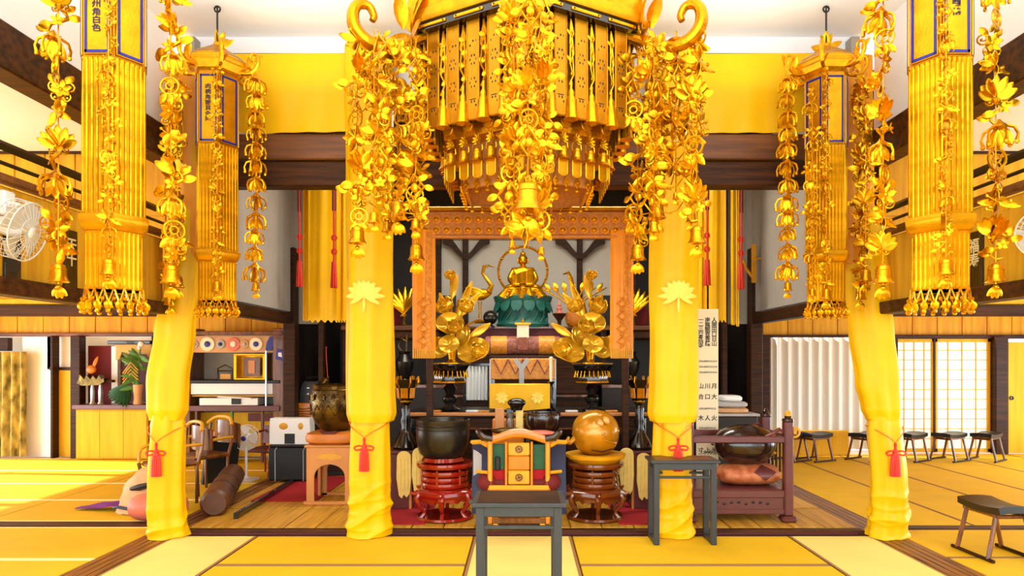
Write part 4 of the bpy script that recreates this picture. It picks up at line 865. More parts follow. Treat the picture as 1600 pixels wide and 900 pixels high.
yt = thing('yellow_cloth_box', 'bright yellow cloth draped over a low stand behind the priest chair', 'cloth', (P(812, 0, 7.5).x, 7.58, 1.02))
MB().sheet(lambda u, v: ((u-.5)*.68, -.02+.008*math.sin(u*20), .315-.28*v+.012*math.cos(u*6)), 30, 6, .012).build('front_drop', 'cloth', yt)
B((0, .1, .31), (.68, .24, .02), .008).build('top_cloth', 'cloth', yt); B((0, .12, .15), (.6, .18, .3)).build('stand', 'wood_dark', yt)
for s in (-1, 1): b = MB(); flower(b, (0, 0, 0), .07, 8); b.build('woven_crest', 'embroidery', yt, (s*.2, -.03, .17))
# offering box with the black knob in front of it
ob = thing('sutra_stand', 'pale wooden stand of slats topped by a black lacquered knob, before the yellow cloth', 'stand', (P(800, 0, 7.2).x, 7.2, .04)); 
B((-.04, .05, .47), (.34, .16, .94), .01).build('body', 'wood_orange', ob)
for x, wd, c in ((-.13, .1, 'wood_tan'), (-.02, .08, 'black'), (.08, .08, 'cream')): B((x, -.05, .93), (wd, .03, .26), .006).build('slat', c, ob)
b = MB(); b.lathe([(.02, -.03), (.03, 0), (.035, .08), (.02, .1), (.03, .15), (.01, .16)], (0, 0, 0), 10); b.build('bottle', 'silver', ob, (-.02, -.08, .86))
b = MB(); b.ball((0, 0, 0), (.1, .06, .05), 16, 8); b.lathe([(.06, -.08), (.07, -.04), (.1, 0)], (0, 0, 0), 14, sy=.6); b.build('knob', 'black', ob, (.05, -.06, 1.12))
bw = thing('lacquer_bowl', 'dark brown lacquer bowl on a small rose cushion right of the slatted stand', 'bowl', (P(845, 0, 7.2).x+.02, 7.2, .78)); b = MB(); b.lathe([(.08, .03), (.15, .06), (.195, .15), (.2, .24), (.19, .27), (.18, .27), (.17, .1)], (0, 0, 0), 24, caps=False); b.lathe([(.01, .06), (.16, .1)], (0, 0, 0), 24); b.build('bowl', 'darkbowl', bw); b = MB(); b.ball((0, 0, .03), (.19, .17, .04), 18, 8); b.build('cushion', 'pink', bw)
t = thing('bowl_table', 'low black table carrying the dark lacquer bowl', 'table', (bw.location.x, 7.2, .04)); B((0, 0, .72), (.36, .36, .04), .006).build('top', 'black', t)
for x in (-.15, .15):
    for y in (-.15, .15): B((x, y, .35), (.035, .035, .7), .004).build('leg', 'black', t)
# candle left of brocade etc.
t = thing('candlestick', 'white candle in a tall black turned candlestick beside the brocade table', 'candlestick', (P(861, 0, 7.75).x, 7.75, 1.02)); MB().lathe([(.05, 0), (.055, .02), (.02, .05), (.035, .12), (.018, .16), (.03, .26), (.015, .3), (.045, .34), (.01, .35)], (0, 0, 0), 12).build('stick', 'black', t); MB().lathe([(.016, .34), (.024, .62), (.012, .63)], (0, 0, 0), 10).build('candle', 'paper', t)
# ------------------------------------------------------------------ black turned lamp stands on wooden boxes with pale felt hangings
def lamp_stand(X, d, zt, lab):
    t = thing('lamp_stand', lab, 'lamp', (X, d, zt)); b = MB(); b.lathe([(.13, 0), (.14, .03), (.12, .09), (.07, .17), (.045, .24), (.06, .3), (.045, .36), (.055, .43), (.04, .47), (.07, .5), (.03, .52)], (0, 0, 0), 20); b.build('turned_stem', 'black', t)
    b = MB(); b.lathe([(.05, .5), (.085, .54), (.095, .64), (.13, .74), (.115, .74), (.08, .64), (.06, .56)], (0, 0, 0), 6, caps=False); b.build('lamp_bowl', 'black', t); b = MB(); b.lathe([(.06, .5), (.066, .51), (.06, .525)], (0, 0, 0), 16); b.build('gilt_collar', 'gold', t)
    for k in range(6): a = k*PI/3+PI/6; B((0, 0, 0), (.075, .008, .11), .006).build('gilt_panel', 'brocade' if k % 2 else 'gold_deep', t, (.088*math.cos(a), .088*math.sin(a), .60), (.1, 0, a+PI/2))
    for k in range(6):
        a = k*PI/3; b = MB(); b.tube([(.1*math.cos(a), .1*math.sin(a), .66), (.15*math.cos(a), .15*math.sin(a), .72), (.14*math.cos(a), .14*math.sin(a), .78)], [.006, .008, .004], 5); leaf(b, (.13*math.cos(a), .13*math.sin(a), .7), PI/2, .08, .02, 0, .2, a); b.build('scroll', 'gold_deep', t)
    return t
lamp_stand(P(634, 0, 7.2).x, 7.2, .66, 'black turned lamp stand with gilt bowl between the yellow pillar and the black bowl'); lamp_stand(P(999, 0, 7.2).x, 7.2, .66, 'black turned lamp stand with gilt bowl between the wooden fish and the yellow pillar')
def felt(px, py, d, nm, lab):
    b = MB(); pts = []
    for k in range(9): a = PI*k/8; pts.append((-.07*math.cos(a), .06*math.sin(a)+.22))
    pts += [(.075, .0), (.06, -.16), (.03, -.2), (.0, -.17), (-.02, -.21), (-.05, -.18), (-.075, 0)]
    b.plate(pts, -.012, .012)
    for x in (-.03, .005, .04): b.tube([(x, -.013, .2), (x*1.1, -.014, -.12)], .004, 4)
    p = P(px, py, d); o = b.build('felt_hanging', 'cream', None, p, (0, 0, .1)); return tag(o, lab, 'hanging')
for px0, px1, nm, fe in ((600, 646, 'lamp stand by the black bowl', ((631, 745),)), (984, 1022, 'lamp stand by the wooden fish', ((1006, 748),))):
    d = 7.15; x0, x1 = P(px0, 0, d).x, P(px1, 0, d).x; t = thing('lamp_box', 'tall mauve wooden box carrying the %s' % nm, 'box', ((x0+x1)/2, d+.05, .04)); L = x1-x0
    B((0, 0, .3), (L, .3, .58), .008).build('body', 'wood_red', t); B((0, 0, .605), (L+.03, .33, .03), .006).build('lid', 'wood_red', t)
    for x in (-L/2+.015, L/2-.015): B((x, -.15, .3), (.025, .02, .58), .004).build('edge_strip', 'wood_tan', t)
felt(631, 747, 6.97, '', 'pale yellow lobed felt hung on the mauve box beside the black bowl'); felt(1006, 750, 6.97, '', 'pale yellow lobed felt hung on the mauve box beside the tall black table'); felt(979, 742, 6.96, '', 'pale yellow lobed felt leaning right beside the wooden fish stand')
felt(655, 742, 6.9, '', 'pale yellow lobed felt half hidden behind the red lacquered stand')
# crimson carpets
for x0, x1, y0, y1, lab in ((P(590, 0, 6.5).x, P(665, 0, 6.5).x, 6.42, 7.4, 'crimson carpet strip under the red lacquered stand'), (P(966, 0, 6.5).x, P(1045, 0, 6.5).x, 6.42, 7.4, 'crimson carpet strip beside the tall black table'), (-3.02, -2.3, 7.45, 9.0, 'crimson carpet under the black case beside the tan stand')):
    tag(B(((x0+x1)/2, (y0+y1)/2, .047), (x1-x0, y1-y0, .014), .004).build('carpet', 'red_carpet'), lab, 'carpet')
# ------------------------------------------------------------------ things on the sanctum floor
def lacquer_stand(X, Y, m, lab, sc_=1.):
    t = thing('lacquer_stand', lab, 'stand', (X, Y, .04)); b = MB()
    b.lathe([(.2, .5), (.275, .515), (.285, .54), (.275, .56), (.22, .56)], (0, 0, 0), 28); b.build('top_rim', m, t)
    for z, r in ((.46, .235), (.40, .225), (.345, .235)): MB().lathe([(r-.03, z-.03), (r, z-.022), (r+.008, z), (r, z+.022), (r-.03, z+.03)], (0, 0, 0), 28).build('ring', m, t)
    for k in range(6): a = k*PI/3+.3; MB().tube([(.225*math.cos(a), .225*math.sin(a), .33), (.225*math.cos(a), .225*math.sin(a), .5)], .014, 8).build('strut', m, t)
    b = MB(); b.lathe([(.16, .325), (.26, .31), (.295, .28), (.30, .25), (.28, .22), (.24, .215), (.1, .215)], (0, 0, 0), 6, PI/6); b.build('shoulder', m, t)
    for k in range(6):
        a = k*PI/3+PI/6; c, s = math.cos(a), math.sin(a); b = MB()
        b.tube([(r*c, r*s, z) for r, z in ((.27, .27), (.3, .22), (.275, .15), (.225, .10), (.215, .07), (.25, .03), (.27, .025))], [.03, .032, .026, .02, .02, .022, .016], 8); b.build('leg', m, t)
        b = MB(); b.tube([(r*c, r*s, z) for r, z in ((.28, .28), (.33, .27), (.36, .285))], [.03, .022, .008], 7); b.build('scroll_tip', m, t)
        a2 = k*PI/3; b = MB(); b.M = Matrix.Rotation(a2, 4, 'Z') @ Matrix.Translation((.225, 0, 0)) @ Matrix.Rotation(PI/2, 4, 'Z')
        b.plate([(-.12, .23), (-.12, .18), (-.07, .2), (-.03, .17), (0, .19), (.03, .17), (.07, .2), (.12, .18), (.12, .23)], -.01, .01); b.build('apron', m, t)
    MB().lathe([(.19, 0), (.26, .0), (.285, .015), (.27, .035), (.2, .03)], (0, 0, 0), 28).build('base_ring', m, t); return t
kX = P(695, 0, 6.72).x; lacquer_stand(kX, 6.72, 'red_lacquer', 'red lacquered stand with curved legs under the great black bowl')
kb = thing('bell_bowl', 'great black bronze bell bowl on the red lacquered stand', 'bowl', (P(692, 0, 6.72).x, 6.72, .6)); MB().lathe([(.05, .03), (.17, .035), (.235, .09), (.265, .2), (.27, .3), (.262, .37), (.268, .39), (.27, .42), (.255, .425), (.245, .4), (.245, .2), (.1, .07)], (0, 0, 0), 40, caps=False).build('bowl', 'iron', kb)
MB().disc_ring((0, 0, .365), .264, .006, 'z', 40, 5).build('moulding', 'iron', kb); MB().disc_ring((0, 0, .33), .268, .004, 'z', 40, 5).build('moulding', 'iron', kb)
MB().lathe([(.18, 0), (.22, .015), (.2, .05), (.1, .05)], (0, 0, 0), 24).build('cushion_ring', 'red_lacquer', kb)
mX = P(930, 0, 6.72).x; lacquer_stand(mX, 6.72, 'brown_lacquer', 'brown lacquered stand with curved legs under the gilded wooden fish')
mk = thing('wooden_fish_drum', 'round gilded wooden fish drum with a carved slit on an amber dish cushion', 'drum', (mX, 6.7, .6)); b = MB()
b.lathe([(.12, 0), (.22, .0), (.29, .05), (.3, .085), (.24, .09), (.1, .07)], (0, 0, 0), 28, sy=.95); b.build('dish_cushion', 'amber', mk); b = MB()
rs = []
for i in range(17):
    u = PI*(i+.15)/16.3; r = .225*math.sin(u)**.85; x = .235*-math.cos(u)
    rs.append([(x, r*math.cos(q*2*PI/24)*.92, .29+r*1.02*math.sin(q*2*PI/24)) for q in range(24)])
b.rings(rs); b.build('drum_body', 'mokugyo', mk); b = MB(); b.tube([(-.06, -.185, .14), (.05, -.19, .125), (.15, -.16, .15)], [.006, .009, .006], 6); b.build('slit', 'wood_dark', mk)
b = MB(); b.tube([(-.2, -.08, .3), (-.12, -.165, .28), (0, -.19, .26), (.1, -.18, .22), (.19, -.12, .2)], .01, 6); [leaf(b, (-.1+.07*k, -.175-.008*k, .3+.03*k), 1.2+.3*k, .09, .03, 0, .1) for k in range(4)];
for k in range(9): b.ball((.05+.02*k, -.2+.012*k, .3+.02*math.sin(k)), (.018, .01, .014), 6, 4)
b.build('carved_relief', 'mokugyo', mk); b = MB(); b.tube([(-.2, -.06, .25), (-.26, -.07, .2), (-.29, -.08, .22), (-.27, -.08, .26)], [.03, .026, .02, .012], 7); b.ball((-.275, -.08, .21), .03, 8, 5); b.build('dragon_head', 'mokugyo', mk)
# priest chair
ch = thing('priest_chair', 'ornate orange and yellow wooden priest chair with curved top rail behind the black table', 'chair', (P(811, 0, 6.5).x, 6.5, .04))
for s in (-1, 1):
    B((s*.27, -.2, .43), (.045, .045, .78), .008).build('back_post', 'wood_orange', ch); B((s*.27, -.2, .6), (.03, .05, .4), .006).build('gilt_face', 'amber', ch)
    B((s*.27, .25, .22), (.045, .045, .42), .008).build('leg', 'wood_orange', ch)
    b = MB(); b.tube([(s*.29, -.2, .77), (s*.36, -.14, .8), (s*.44, -.1, .79), (s*.46, -.1, .8)], [.02, .022, .022, .014], 8); b.build('arm', 'amber', ch); b = MB(); b.tube([(s*.29, -.2, .52), (s*.4, -.14, .52)], .016, 8); b.build('lower_arm', 'amber', ch)
    MB().ball((s*.3, -.12, .42), (.1, .12, .09), 12, 7).build('seat_corner', 'maroon', ch)
for y in (-.2, .25): B((0, y, .12), (.5, .03, .04), .006).build('stretcher', 'wood_brown', ch)
B((0, .02, .37), (.56, .5, .05), .012).build('seat', 'wood_orange', ch); B((0, .02, .42), (.5, .44, .06), .02).build('seat_cushion', 'maroon', ch); B((0, -.22, .385), (.56, .03, .04), .006).build('front_rail', 'amber', ch)
b = MB(); rs = []
for i in range(17):
    u = -1+i/8; x = u*.35; z = .845+.045*math.cos(u*PI*.9); z += .05*max(0, abs(u)-.75)/.25; h = .045-.012*abs(u)
    rs.append([(x, -.2+h*.6*math.cos(q*PI/4), z+h*math.sin(q*PI/4)) for q in range(8)])
b.rings(rs); b.build('top_rail', 'wood_orange', ch)
for s in (-1, 1): b = MB(); b.tube([(s*.25, -.21, .835), (s*.33, -.22, .85), (s*.38, -.22, .90), (s*.40, -.22, .92)], [.03, .036, .03, .012], 8); b.build('horn_tip', 'darkbowl', ch)
b = MB(); b.ball((-.1, -.1, .9), (.17, .1, .035), 12, 6); b.build('seat_cloth_fold', 'bronze', ch); b = MB(); b.ball((.2, -.08, .875), (.16, .1, .03), 12, 6); b.build('rose_cloth_fold', 'pink', ch)
for k, (z, h) in enumerate(((.74, .12), (.61, .13), (.475, .13))):
    p = B((0, -.2, z), (.2, .03, h), .008).build('splat_panel', 'amber' if k != 1 else 'wood_orange', ch)
    if k != 1: b = MB(); b.disc_ring((0, -.22, z), .03, .007, 'y', 12, 5); flower(b, (0, -.22, z), .02, 4); b.build('rosette', 'wood_brown', p)
for s in (-1, 1): B((s*.12, -.2, .6), (.022, .035, .42), .004).build('splat_stile', 'wood_orange', ch)
for s, c in ((-1, 'green'), (1, 'green')):
    B((s*.195, -.15, .66), (.13, .02, .24), .006).build('green_cloth', c, ch); B((s*.195, -.155, .47), (.13, .02, .14), .006).build('red_cloth', 'red_carpet', ch)
B((-.2, -.175, .60), (.05, .03, .13), .01).build('dark_pouch', 'black_matt', ch)
for s in (-1, 1):
    b = MB(); b.sheet(lambda u, v, s=s: (s*(.3+.15*u), -.05+.03*math.sin(v*6)+.02*u, .76-.66*v), 6, 10, .02); b.build('side_cloth', 'navy', ch)
b = MB(); b.sheet(lambda u, v: (-.44+.08*u, -.02, .76-.64*v), 3, 8, .02); b.build('grey_lining', 'grey', ch)
t = thing('foot_stool', 'low brown wooden footstool with gilt feet seen beneath the charcoal table', 'footstool', (P(811, 0, 6.4).x, 6.36, .04)); B((0, 0, .12), (.62, .16, .03), .006).build('top', 'wood_dark', t); B((0, -.07, .07), (.6, .02, .05), .004).build('apron', 'wood_brown', t)
for x in (-.22, .22): B((x, -.01, .05), (.05, .12, .1), .006).build('leg', 'amber', t)
# black tables
def black_table(X, Y, w_, d_, h, lab, sled=False, top='charcoal'):
    t = thing('side_table', lab, 'table', (X, Y, 0)); L = .05
    B((0, 0, h-.0125), (w_, d_, .025), .004).build('top', top, t); B((0, -d_/2+.03, h-.055), (w_-.08, .02, .06), .004).build('front_apron', 'charcoal', t); B((0, d_/2-.03, h-.055), (w_-.08, .02, .06), .004).build('rear_apron', 'charcoal', t)
    for x in (-w_/2+.05, w_/2-.05):
        for y in (-d_/2+.04, d_/2-.04): B((x, y, (h-.025)/2), (L, L, h-.025), .005).build('leg', 'charcoal', t)
        B((x, 0, h-.06), (.02, d_-.1, .06), .004).build('side_apron', 'charcoal', t)
        if sled: B((x, 0, .025), (L*.9, d_-.1, .045), .005).build('runner', 'charcoal', t)
    B((0, -d_/2+.04, h-.15), (w_-.12, .02, .022), .004).build('front_rail', 'charcoal', t); B((0, d_/2-.04, h-.15), (w_-.12, .02, .022), .004).build('rear_rail', 'charcoal', t)
    return t
t1 = black_table(P(811, 0, 4.15).x, 4.2, .565, .40, .765, 'charcoal table nearest the camera, standing on the pale centre mat'); B((0, 0, .767), (.50, .36, .006), .002).build('brown_inlay', 'wood_dark', t1)
B((0, .0, .735), (.62, .05, .02), .004).build('end_batten', 'charcoal', t1)
t2 = black_table(P(1067, 0, 5.95).x, 6.0, .60, .32, .74, 'black narrow table with sled feet before the right inner pillar cloth', True); B((0, 0, .742), (.52, .27, .006), .002).build('brown_inlay', 'wood_beam', t2)
# folding stools
def stool(X, Y, rz, lab, col='wood_brown'):
    t = thing('folding_stool', lab, 'stool', (X, Y, 0), rz); b = MB()
    def top(u, v): x = (u-.5)*.48; return (x, (v-.5)*.30, .405+.02*(2*u-1)**2-.012*(2*v-1)**2)
    b.sheet(top, 12, 6, .055); b.build('seat', 'leather', t)
    for s in (-1, 1):
        for x in (-.17, .17):
            MB().tube([(x*.95, s*.115, .40), (x, s*.15, .22), (x*1.05, s*.195, .02)], .018, 8).build('leg', col, t)
        MB().tube([(-.24, s*.197, .015), (.24, s*.197, .015)], .015, 8).build('runner', 'wood_dark', t)
        MB().box((0, s*.12, .362), (.40, .03, .035), .006).build('seat_rail', col, t)
    [MB().box((x, 0, .352), (.03, .22, .03), .006).build('end_rail', col, t) for x in (-.16, .16)]; return t
st0 = stool(3.92, 5.58, PI/2+.05, 'folding stool with black leather seat alone on the mats, nearest the camera')
for px, lab in ((1422, 'folding stool before the paper doors, beside the pillar cloth'), (1483, 'folding stool before the paper doors, middle of the three'), (1541, 'folding stool before the paper doors, beside the dark post'), (1273, 'folding stool before the white pleated curtain'), (1352, 'folding stool partly hidden behind the outer pillar cloth'), (1236, 'folding stool half hidden behind the mauve rack post')):
    dup(st0, (P(px, 0, 10.75).x, 10.75, 0), random.uniform(.45, .75), lab, 'folding stools along the back wall')
# tall written board
sb = thing('written_board', 'tall narrow white board written with columns of black characters, behind the mauve rack', 'board', (P(1105, 0, 7.25).x, 7.25, .04))
B((0, 0, 1.06), (.235, .025, 2.12), .004).build('board', 'paper', sb)
cols = (('一二三四奉納寺', .055), ('南無観音菩薩', .06), ('人開田口日山', .06))
for k, (tx, sz) in enumerate(cols): text(tx, 'lettering', 'inkb', sz, sb, (-.072+.072*k, -.0135, 2.03), spacing=.85)
for r, row in enumerate(('山川月', '合口大', '', '木人火', '', '十小水', '寸上光')):
    if row:
        for k, c in enumerate(row): text(c, 'lettering', 'inkb', .062, sb, (-.072+.072*k, -.0135, 1.32-.115*r), vertical=False)
for r, (z, n) in enumerate(((1.57, 9), (1.51, 9), (1.45, 9), (1.06, 8), (.85, 8))): text('日月山田中川口土木'[:n], 'small_lettering', 'inkb', .023, sb, (0, -.0135, z), vertical=False)
text('心不可思', 'lettering', 'inkb', .05, sb, (0, -.0135, .47), vertical=False); text('二水月山', 'lettering', 'inkb', .05, sb, (0, -.0135, .60), vertical=False); text('寺', 'lettering', 'inkb', .06, sb, (.06, -.0135, .70), vertical=False)
# mauve rack with wooden fish drum and cushion
rk = thing('drum_rack', 'mauve red wooden rack with carved rail and gilt finial holding a dark drum', 'rack', (P(1168, 0, 6.85).x, 6.85, .04)); xr = P(1231, 0, 6.55).x-rk.location.x; xl = P(1076, 0, 6.55).x-rk.location.x
for s, x in ((-1, xl), (1, xr)):
    for y in (-.3, .3):
        B((x, y, .52), (.09, .08, .92), .012).build('post', 'wood_red', rk); B((x+.0, y, .03), (.15, .14, .06), .02).build('foot', 'wood_red', rk)
        MB().lathe([(.06, .98), (.055, 1.0), (.03, 1.01), (.035, 1.03), (.01, 1.06)], (x, y, 0), 10).build('post_cap', 'darkbowl', rk)
    for k in range(5): MB().tube([(x, -.2+.1*k, .45), (x, -.2+.1*k, .8)], .012, 6).build('spindle', 'wood_dark', rk)
    B((x, 0, .82), (.05, .6, .05), .008).build('side_rail', 'wood_red', rk); B((x, 0, .12), (.05, .6, .05), .008).build('side_rail', 'wood_red', rk)
MB().lathe([(.022, 1.0), (.035, 1.03), (.03, 1.06), (.012, 1.085)], (xr, -.3, 0), 10).build('finial', 'amber', rk)
b = MB(); b.disc_ring((xr+.06, -.32, .87), .045, .012, 'y', 16, 6); b.ball((xr+.06, -.32, .87), .022, 8, 5); b.build('gilt_ring', 'amber', rk)
for y in (-.3, .3):
    B(((xl+xr)/2, y, .80), (xr-xl, .05, .065), .008).build('top_rail', 'wood_red', rk); B(((xl+xr)/2, y, .27), (xr-xl, .05, .075), .008).build('middle_rail', 'wood_red', rk)
    b = MB(); n = 40; L = xr-xl-.06
    b.plate([(-L/2, .235), (-L/2, .12)]+[(-L/2+L*i/n, .12-.012*abs(math.sin(i*PI/8))) for i in range(1, n)]+[(L/2, .12), (L/2, .235)], -.012, .012); b.cur = 1
    for k in range(9): b.ball((-.28+.07*k, -.013, .185+.01*math.sin(k*2.2)), (.02, .006, .013), 6, 4)
    b.build('carved_panel', ['wood_red', 'dark'], rk, ((xl+xr)/2, y, 0)); B(((xl+xr)/2, y, .10), (xr-xl, .045, .05), .006).build('bottom_rail', 'wood_red', rk)
    b = MB(); b.tube([(xr-.22, y, .83), (xr-.14, y, .86), (xr-.08, y, .9), (xr-.03, y, .86)], [.012, .022, .018, .012], 7); b.build('carved_crest', 'wood_red', rk)
B(((xl+xr)/2, 0, .30), (xr-xl-.05, .56, .025), .004).build('shelf', 'wood_red', rk)
cu = thing('drum_cushion', 'fat peach brocade cushion with a mauve diamond patch in the mauve rack', 'cushion', (rk.location.x+.0, 6.85, .353)); b = MB(); rs = []
for i in range(13):
    u = i/12; x = -.33+.66*u; r = .105*(1-abs(2*u-1)**4)**.5+.004; rs.append([(x, 1.9*r*math.cos(q*PI/10), .105+r*math.sin(q*PI/10)*1.0) for q in range(20)])
b.rings(rs); b.build('cushion', 'peach', cu)
b = MB(); b.sheet(lambda u, v: (.09+(u-.5)*.22*(1-abs(2*v-1))*1.0+.02, -.205*math.sin(PI*(.12+.5*v))-.004, .105+.108*math.cos(PI*(.12+.5*v))), 6, 10, .005); b.build('diamond_patch', 'wood_red', cu)
fd = thing('wooden_fish_drum', 'dark brown round wooden fish drum on the peach brocade cushion', 'drum', (rk.location.x-.03, 6.85, .565)); b = MB(); rs = []
for i in range(15):
    u = PI*(i+.15)/14.3; r = .215*math.sin(u)**.7; rs.append([(-.3*math.cos(u), r*math.cos(q*2*PI/20), .19+r*math.sin(q*2*PI/20)*.95) for q in range(20)])
b.rings(rs); b.build('drum_body', 'darkbowl', fd); b = MB(); b.tube([(-.2, -.13, .1), (0, -.19, .08), (.2, -.13, .1)], .01, 6); b.build('slit', 'black', fd)
b = MB(); b.tube([(.26, -.02, .26), (.31, -.02, .3), (.33, -.02, .36)], [.03, .02, .008], 7); b.tube([(.24, .0, .12), (.32, .0, .1)], [.03, .012], 7); b.build('handle', 'amber', fd)
# cushions on a dark chest behind
t = thing('chest', 'dark chest behind the mauve rack carrying folded cushions', 'chest', (P(1140, 0, 8.6).x, 8.6, .04)); B((0, 0, .44), (.55, .5, .86), .01).build('body', 'dark', t); B((0, 0, .885), (.6, .54, .03), .006).build('lid', 'grey', t)
for k, (c, lab, wd) in enumerate((('beige', 'tan folded cushion on the dark chest', .42), ('grey', 'pale blue grey cushion between the tan and white ones', .40), ('white', 'small white cushion topmost on the dark chest', .26))):
    z = .94+k*.075; t = thing('cushion', lab, 'cushion', (P(1138, 0, 8.6).x, 8.55, z)); MB().rings([[(wd/2*f*math.copysign(abs(math.cos(q*PI/8))**.5, math.cos(q*PI/8)), .18*f*math.copysign(abs(math.sin(q*PI/8))**.5, math.sin(q*PI/8)), zz_) for q in range(16)] for f, zz_ in ((.85, 0), (1, .02), (1, .05), (.85, .07))]).build('body', c, t)
# tan stand with arch, cushion and bronze bell
sx = P(523, 0, 7.5).x; ts = thing('arched_stand', 'tan wooden stand with an arched opening under the bronze bell', 'stand', (sx, 7.55, .04))
def arch_panel(w_, h):
    n = 14; a = [(.7*w_/2*math.cos(PI*k/n), .3+.14*math.sin(PI*k/n)) for k in range(n+1)]
    return [(w_/2, h), (w_/2, 0), (.7*w_/2, 0)]+a+[(-.7*w_/2, 0), (-w_/2, 0), (-w_/2, h)]
for y in (-.24, .24): MB().plate(arch_panel(.48, .62), -.015, .015).build('arched_panel', 'wood_tan', ts, (0, y, 0))
for x in (-.24, .24): MB().plate(arch_panel(.48, .62), -.015, .015).build('arched_panel', 'wood_tan', ts, (x, 0, 0), (0, 0, PI/2))
B((0, 0, .635), (.54, .54, .03), .008).build('top', 'wood_tan', ts); MB().rings([[(.12*math.cos(q*PI/8)*(1 if abs(math.cos(q*PI/8)) < .7 else 1.2), y, .52+.035*math.sin(q*PI/8)) for q in range(16)] for y in (-.262, -.256)]).build('slot_inlay', 'amber', ts)
B((0, -.25, .02), (.56, .05, .04), .008).build('foot_rail', 'wood_tan', ts); B((0, .25, .02), (.56, .05, .04), .008).build('foot_rail', 'wood_tan', ts)
t = thing('bell_cushion', 'amber silk cushion with a mauve corner patch on the tan stand', 'cushion', (sx, 7.52, .69)); b = MB(); b.rings([[(.3*f*math.copysign(abs(math.cos(q*PI/12))**.6, math.cos(q*PI/12)), .28*f*math.copysign(abs(math.sin(q*PI/12))**.6, math.sin(q*PI/12)), z) for q in range(24)] for f, z in ((.8, 0), (.97, .03), (1, .07), (.95, .115), (.7, .14), (.2, .13))]); b.build('cushion', 'orange_cushion', t); b = MB(); b.sheet(lambda u, v: ((u-.5)*.22*(1-v), -.20-.07*math.sin(PI*.5*(.25+v*.75)), .145-.1*v**1.5), 6, 6, .006); b.build('corner_patch', 'wood_red', t)
bb = thing('bronze_bell_bowl', 'large engraved bronze bell bowl on the amber cushion behind the pillar cloth', 'bowl', (sx, 7.52, .825)); b = MB(); b.lathe([(.03, .0), (.14, .01), (.22, .09), (.265, .22), (.27, .35), (.25, .45), (.235, .5), (.245, .52), (.225, .52), (.24, .4), (.25, .3), (.1, .05)], (0, 0, 0), 36, caps=False); b.build('bowl', 'bronze', bb); b = MB()
for k in range(12):
    a = 2*PI*k/12
    b.tube([(.272*math.cos(a), .272*math.sin(a), .3), (.262*math.cos(a+.26), .262*math.sin(a+.26), .18), (.272*math.cos(a+.52), .272*math.sin(a+.52), .3)], .006, 5); flower(b, (.268*math.cos(a+.26), .268*math.sin(a+.26), .38), .045, 8, a+.26+PI/2)
b.build('engraved_lotus', 'bronze', bb); MB().disc_ring((0, 0, .46), .25, .007, 'z', 36, 5).build('rim_moulding', 'bronze', bb)
# black case with white bag, orange box with black bag
t = thing('black_case', 'black equipment case with grey piping on the crimson carpet', 'case', (P(457, 0, 8.7).x, 8.75, .054)); B((0, 0, .23), (.54, .34, .44), .02).build('body', 'black_matt', t); b = MB()
for x in (-.18, .18): b.tube([(x, -.172, .01), (x, -.176, .4), (x+.02, -.17, .44)], .006, 5)
b.build('piping', 'grey', t); B((0, -.05, .46), (.5, .3, .03), .012).build('lid', 'black_matt', t)
t = thing('white_bag', 'white paper bag with two yellow spots standing on the black case', 'bag', (P(456, 0, 8.7).x, 8.72, .53)); b = MB(); b.rings([[(x*f, y*f, z) for x, y in ((-.26, -.1), (.26, -.1), (.26, .1), (-.26, .1))] for f, z in ((1, 0), (1.0, .2), (.97, .33))]); b.build('bag', 'white', t, angle=20)
for x in (-.08, .14): b = MB(); b.ball((x, -.1, .23), (.06 if x < 0 else .035, .005, .045), 6, 4); b.build('yellow_spot', 'amber', t)
B((.0, -.103, .07), (.13, .012, .13), .004).build('black_label', 'black_matt', t)
t = thing('low_cabinet', 'dark low cabinet behind the white bag', 'cabinet', (-2.68, 9.3, .04)); B((0, 0, .36), (.7, .4, .72), .01).build('body', 'dark', t); B((0, -.21, .36), (.62, .02, .6), .006).build('door', 'wood_dark', t)
t = thing('carved_box', 'orange carved wooden box on the dark low cabinet', 'box', (P(474, 0, 9.1).x, 9.22, .765)); B((0, 0, .13), (.36, .26, .26), .008).build('body', 'wood_orange', t); b = MB()
for k in range(5): b.tube([(-.14+.02*k, -.133, .03+.04*k), (0, -.135, .06+.03*k), (.14, -.133, .02+.045*k)], .006, 5)
b.build('carving', 'wood_brown', t); b = MB()
for x in (-.17, .17): b.box((x, -.13, .13), (.02, .02, .26), .004)
b.build('corner_strip', 'amber', t)
t = thing('black_bag', 'black leather shoulder bag on the orange carved box', 'bag', (P(483, 0, 9.1).x, 9.2, 1.027)); b = MB(); b.rings([[(x*f+s_, y*f, z) for x, y in ((-.14, -.07), (.14, -.07), (.14, .07), (-.14, .07))] for f, z, s_ in ((1, 0, 0), (1.02, .1, .0), (.95, .24, .02), (.8, .29, .03))]); b.build('bag', 'leather', t); b = MB(); b.tube([(-.1, 0, .27), (-.04, -.02, .34), (.08, -.02, .35), (.14, 0, .28)], .01, 6); b.build('handle', 'leather', t); b = MB(); b.ball((-.03, -.075, .2), (.03, .008, .014), 8, 4); b.ball((-.03, -.075, .12), (.03, .008, .014), 8, 4); b.build('buckle', 'silver', t)
t = thing('hand_bell', 'small brass hand bell hanging above the bronze bell bowl', 'bell', px_obj(512, 590, 9.1)); put('bell', bell_mb(.07, .12).mesh('bell', 'bronze'), t, (0, 0, 0), (0, .6, 0)); MB().tube([(0, 0, 0), (-.02, 0, .3), (-.02, 0, .42)], .006, 5).build('cord', 'red_cord', t)
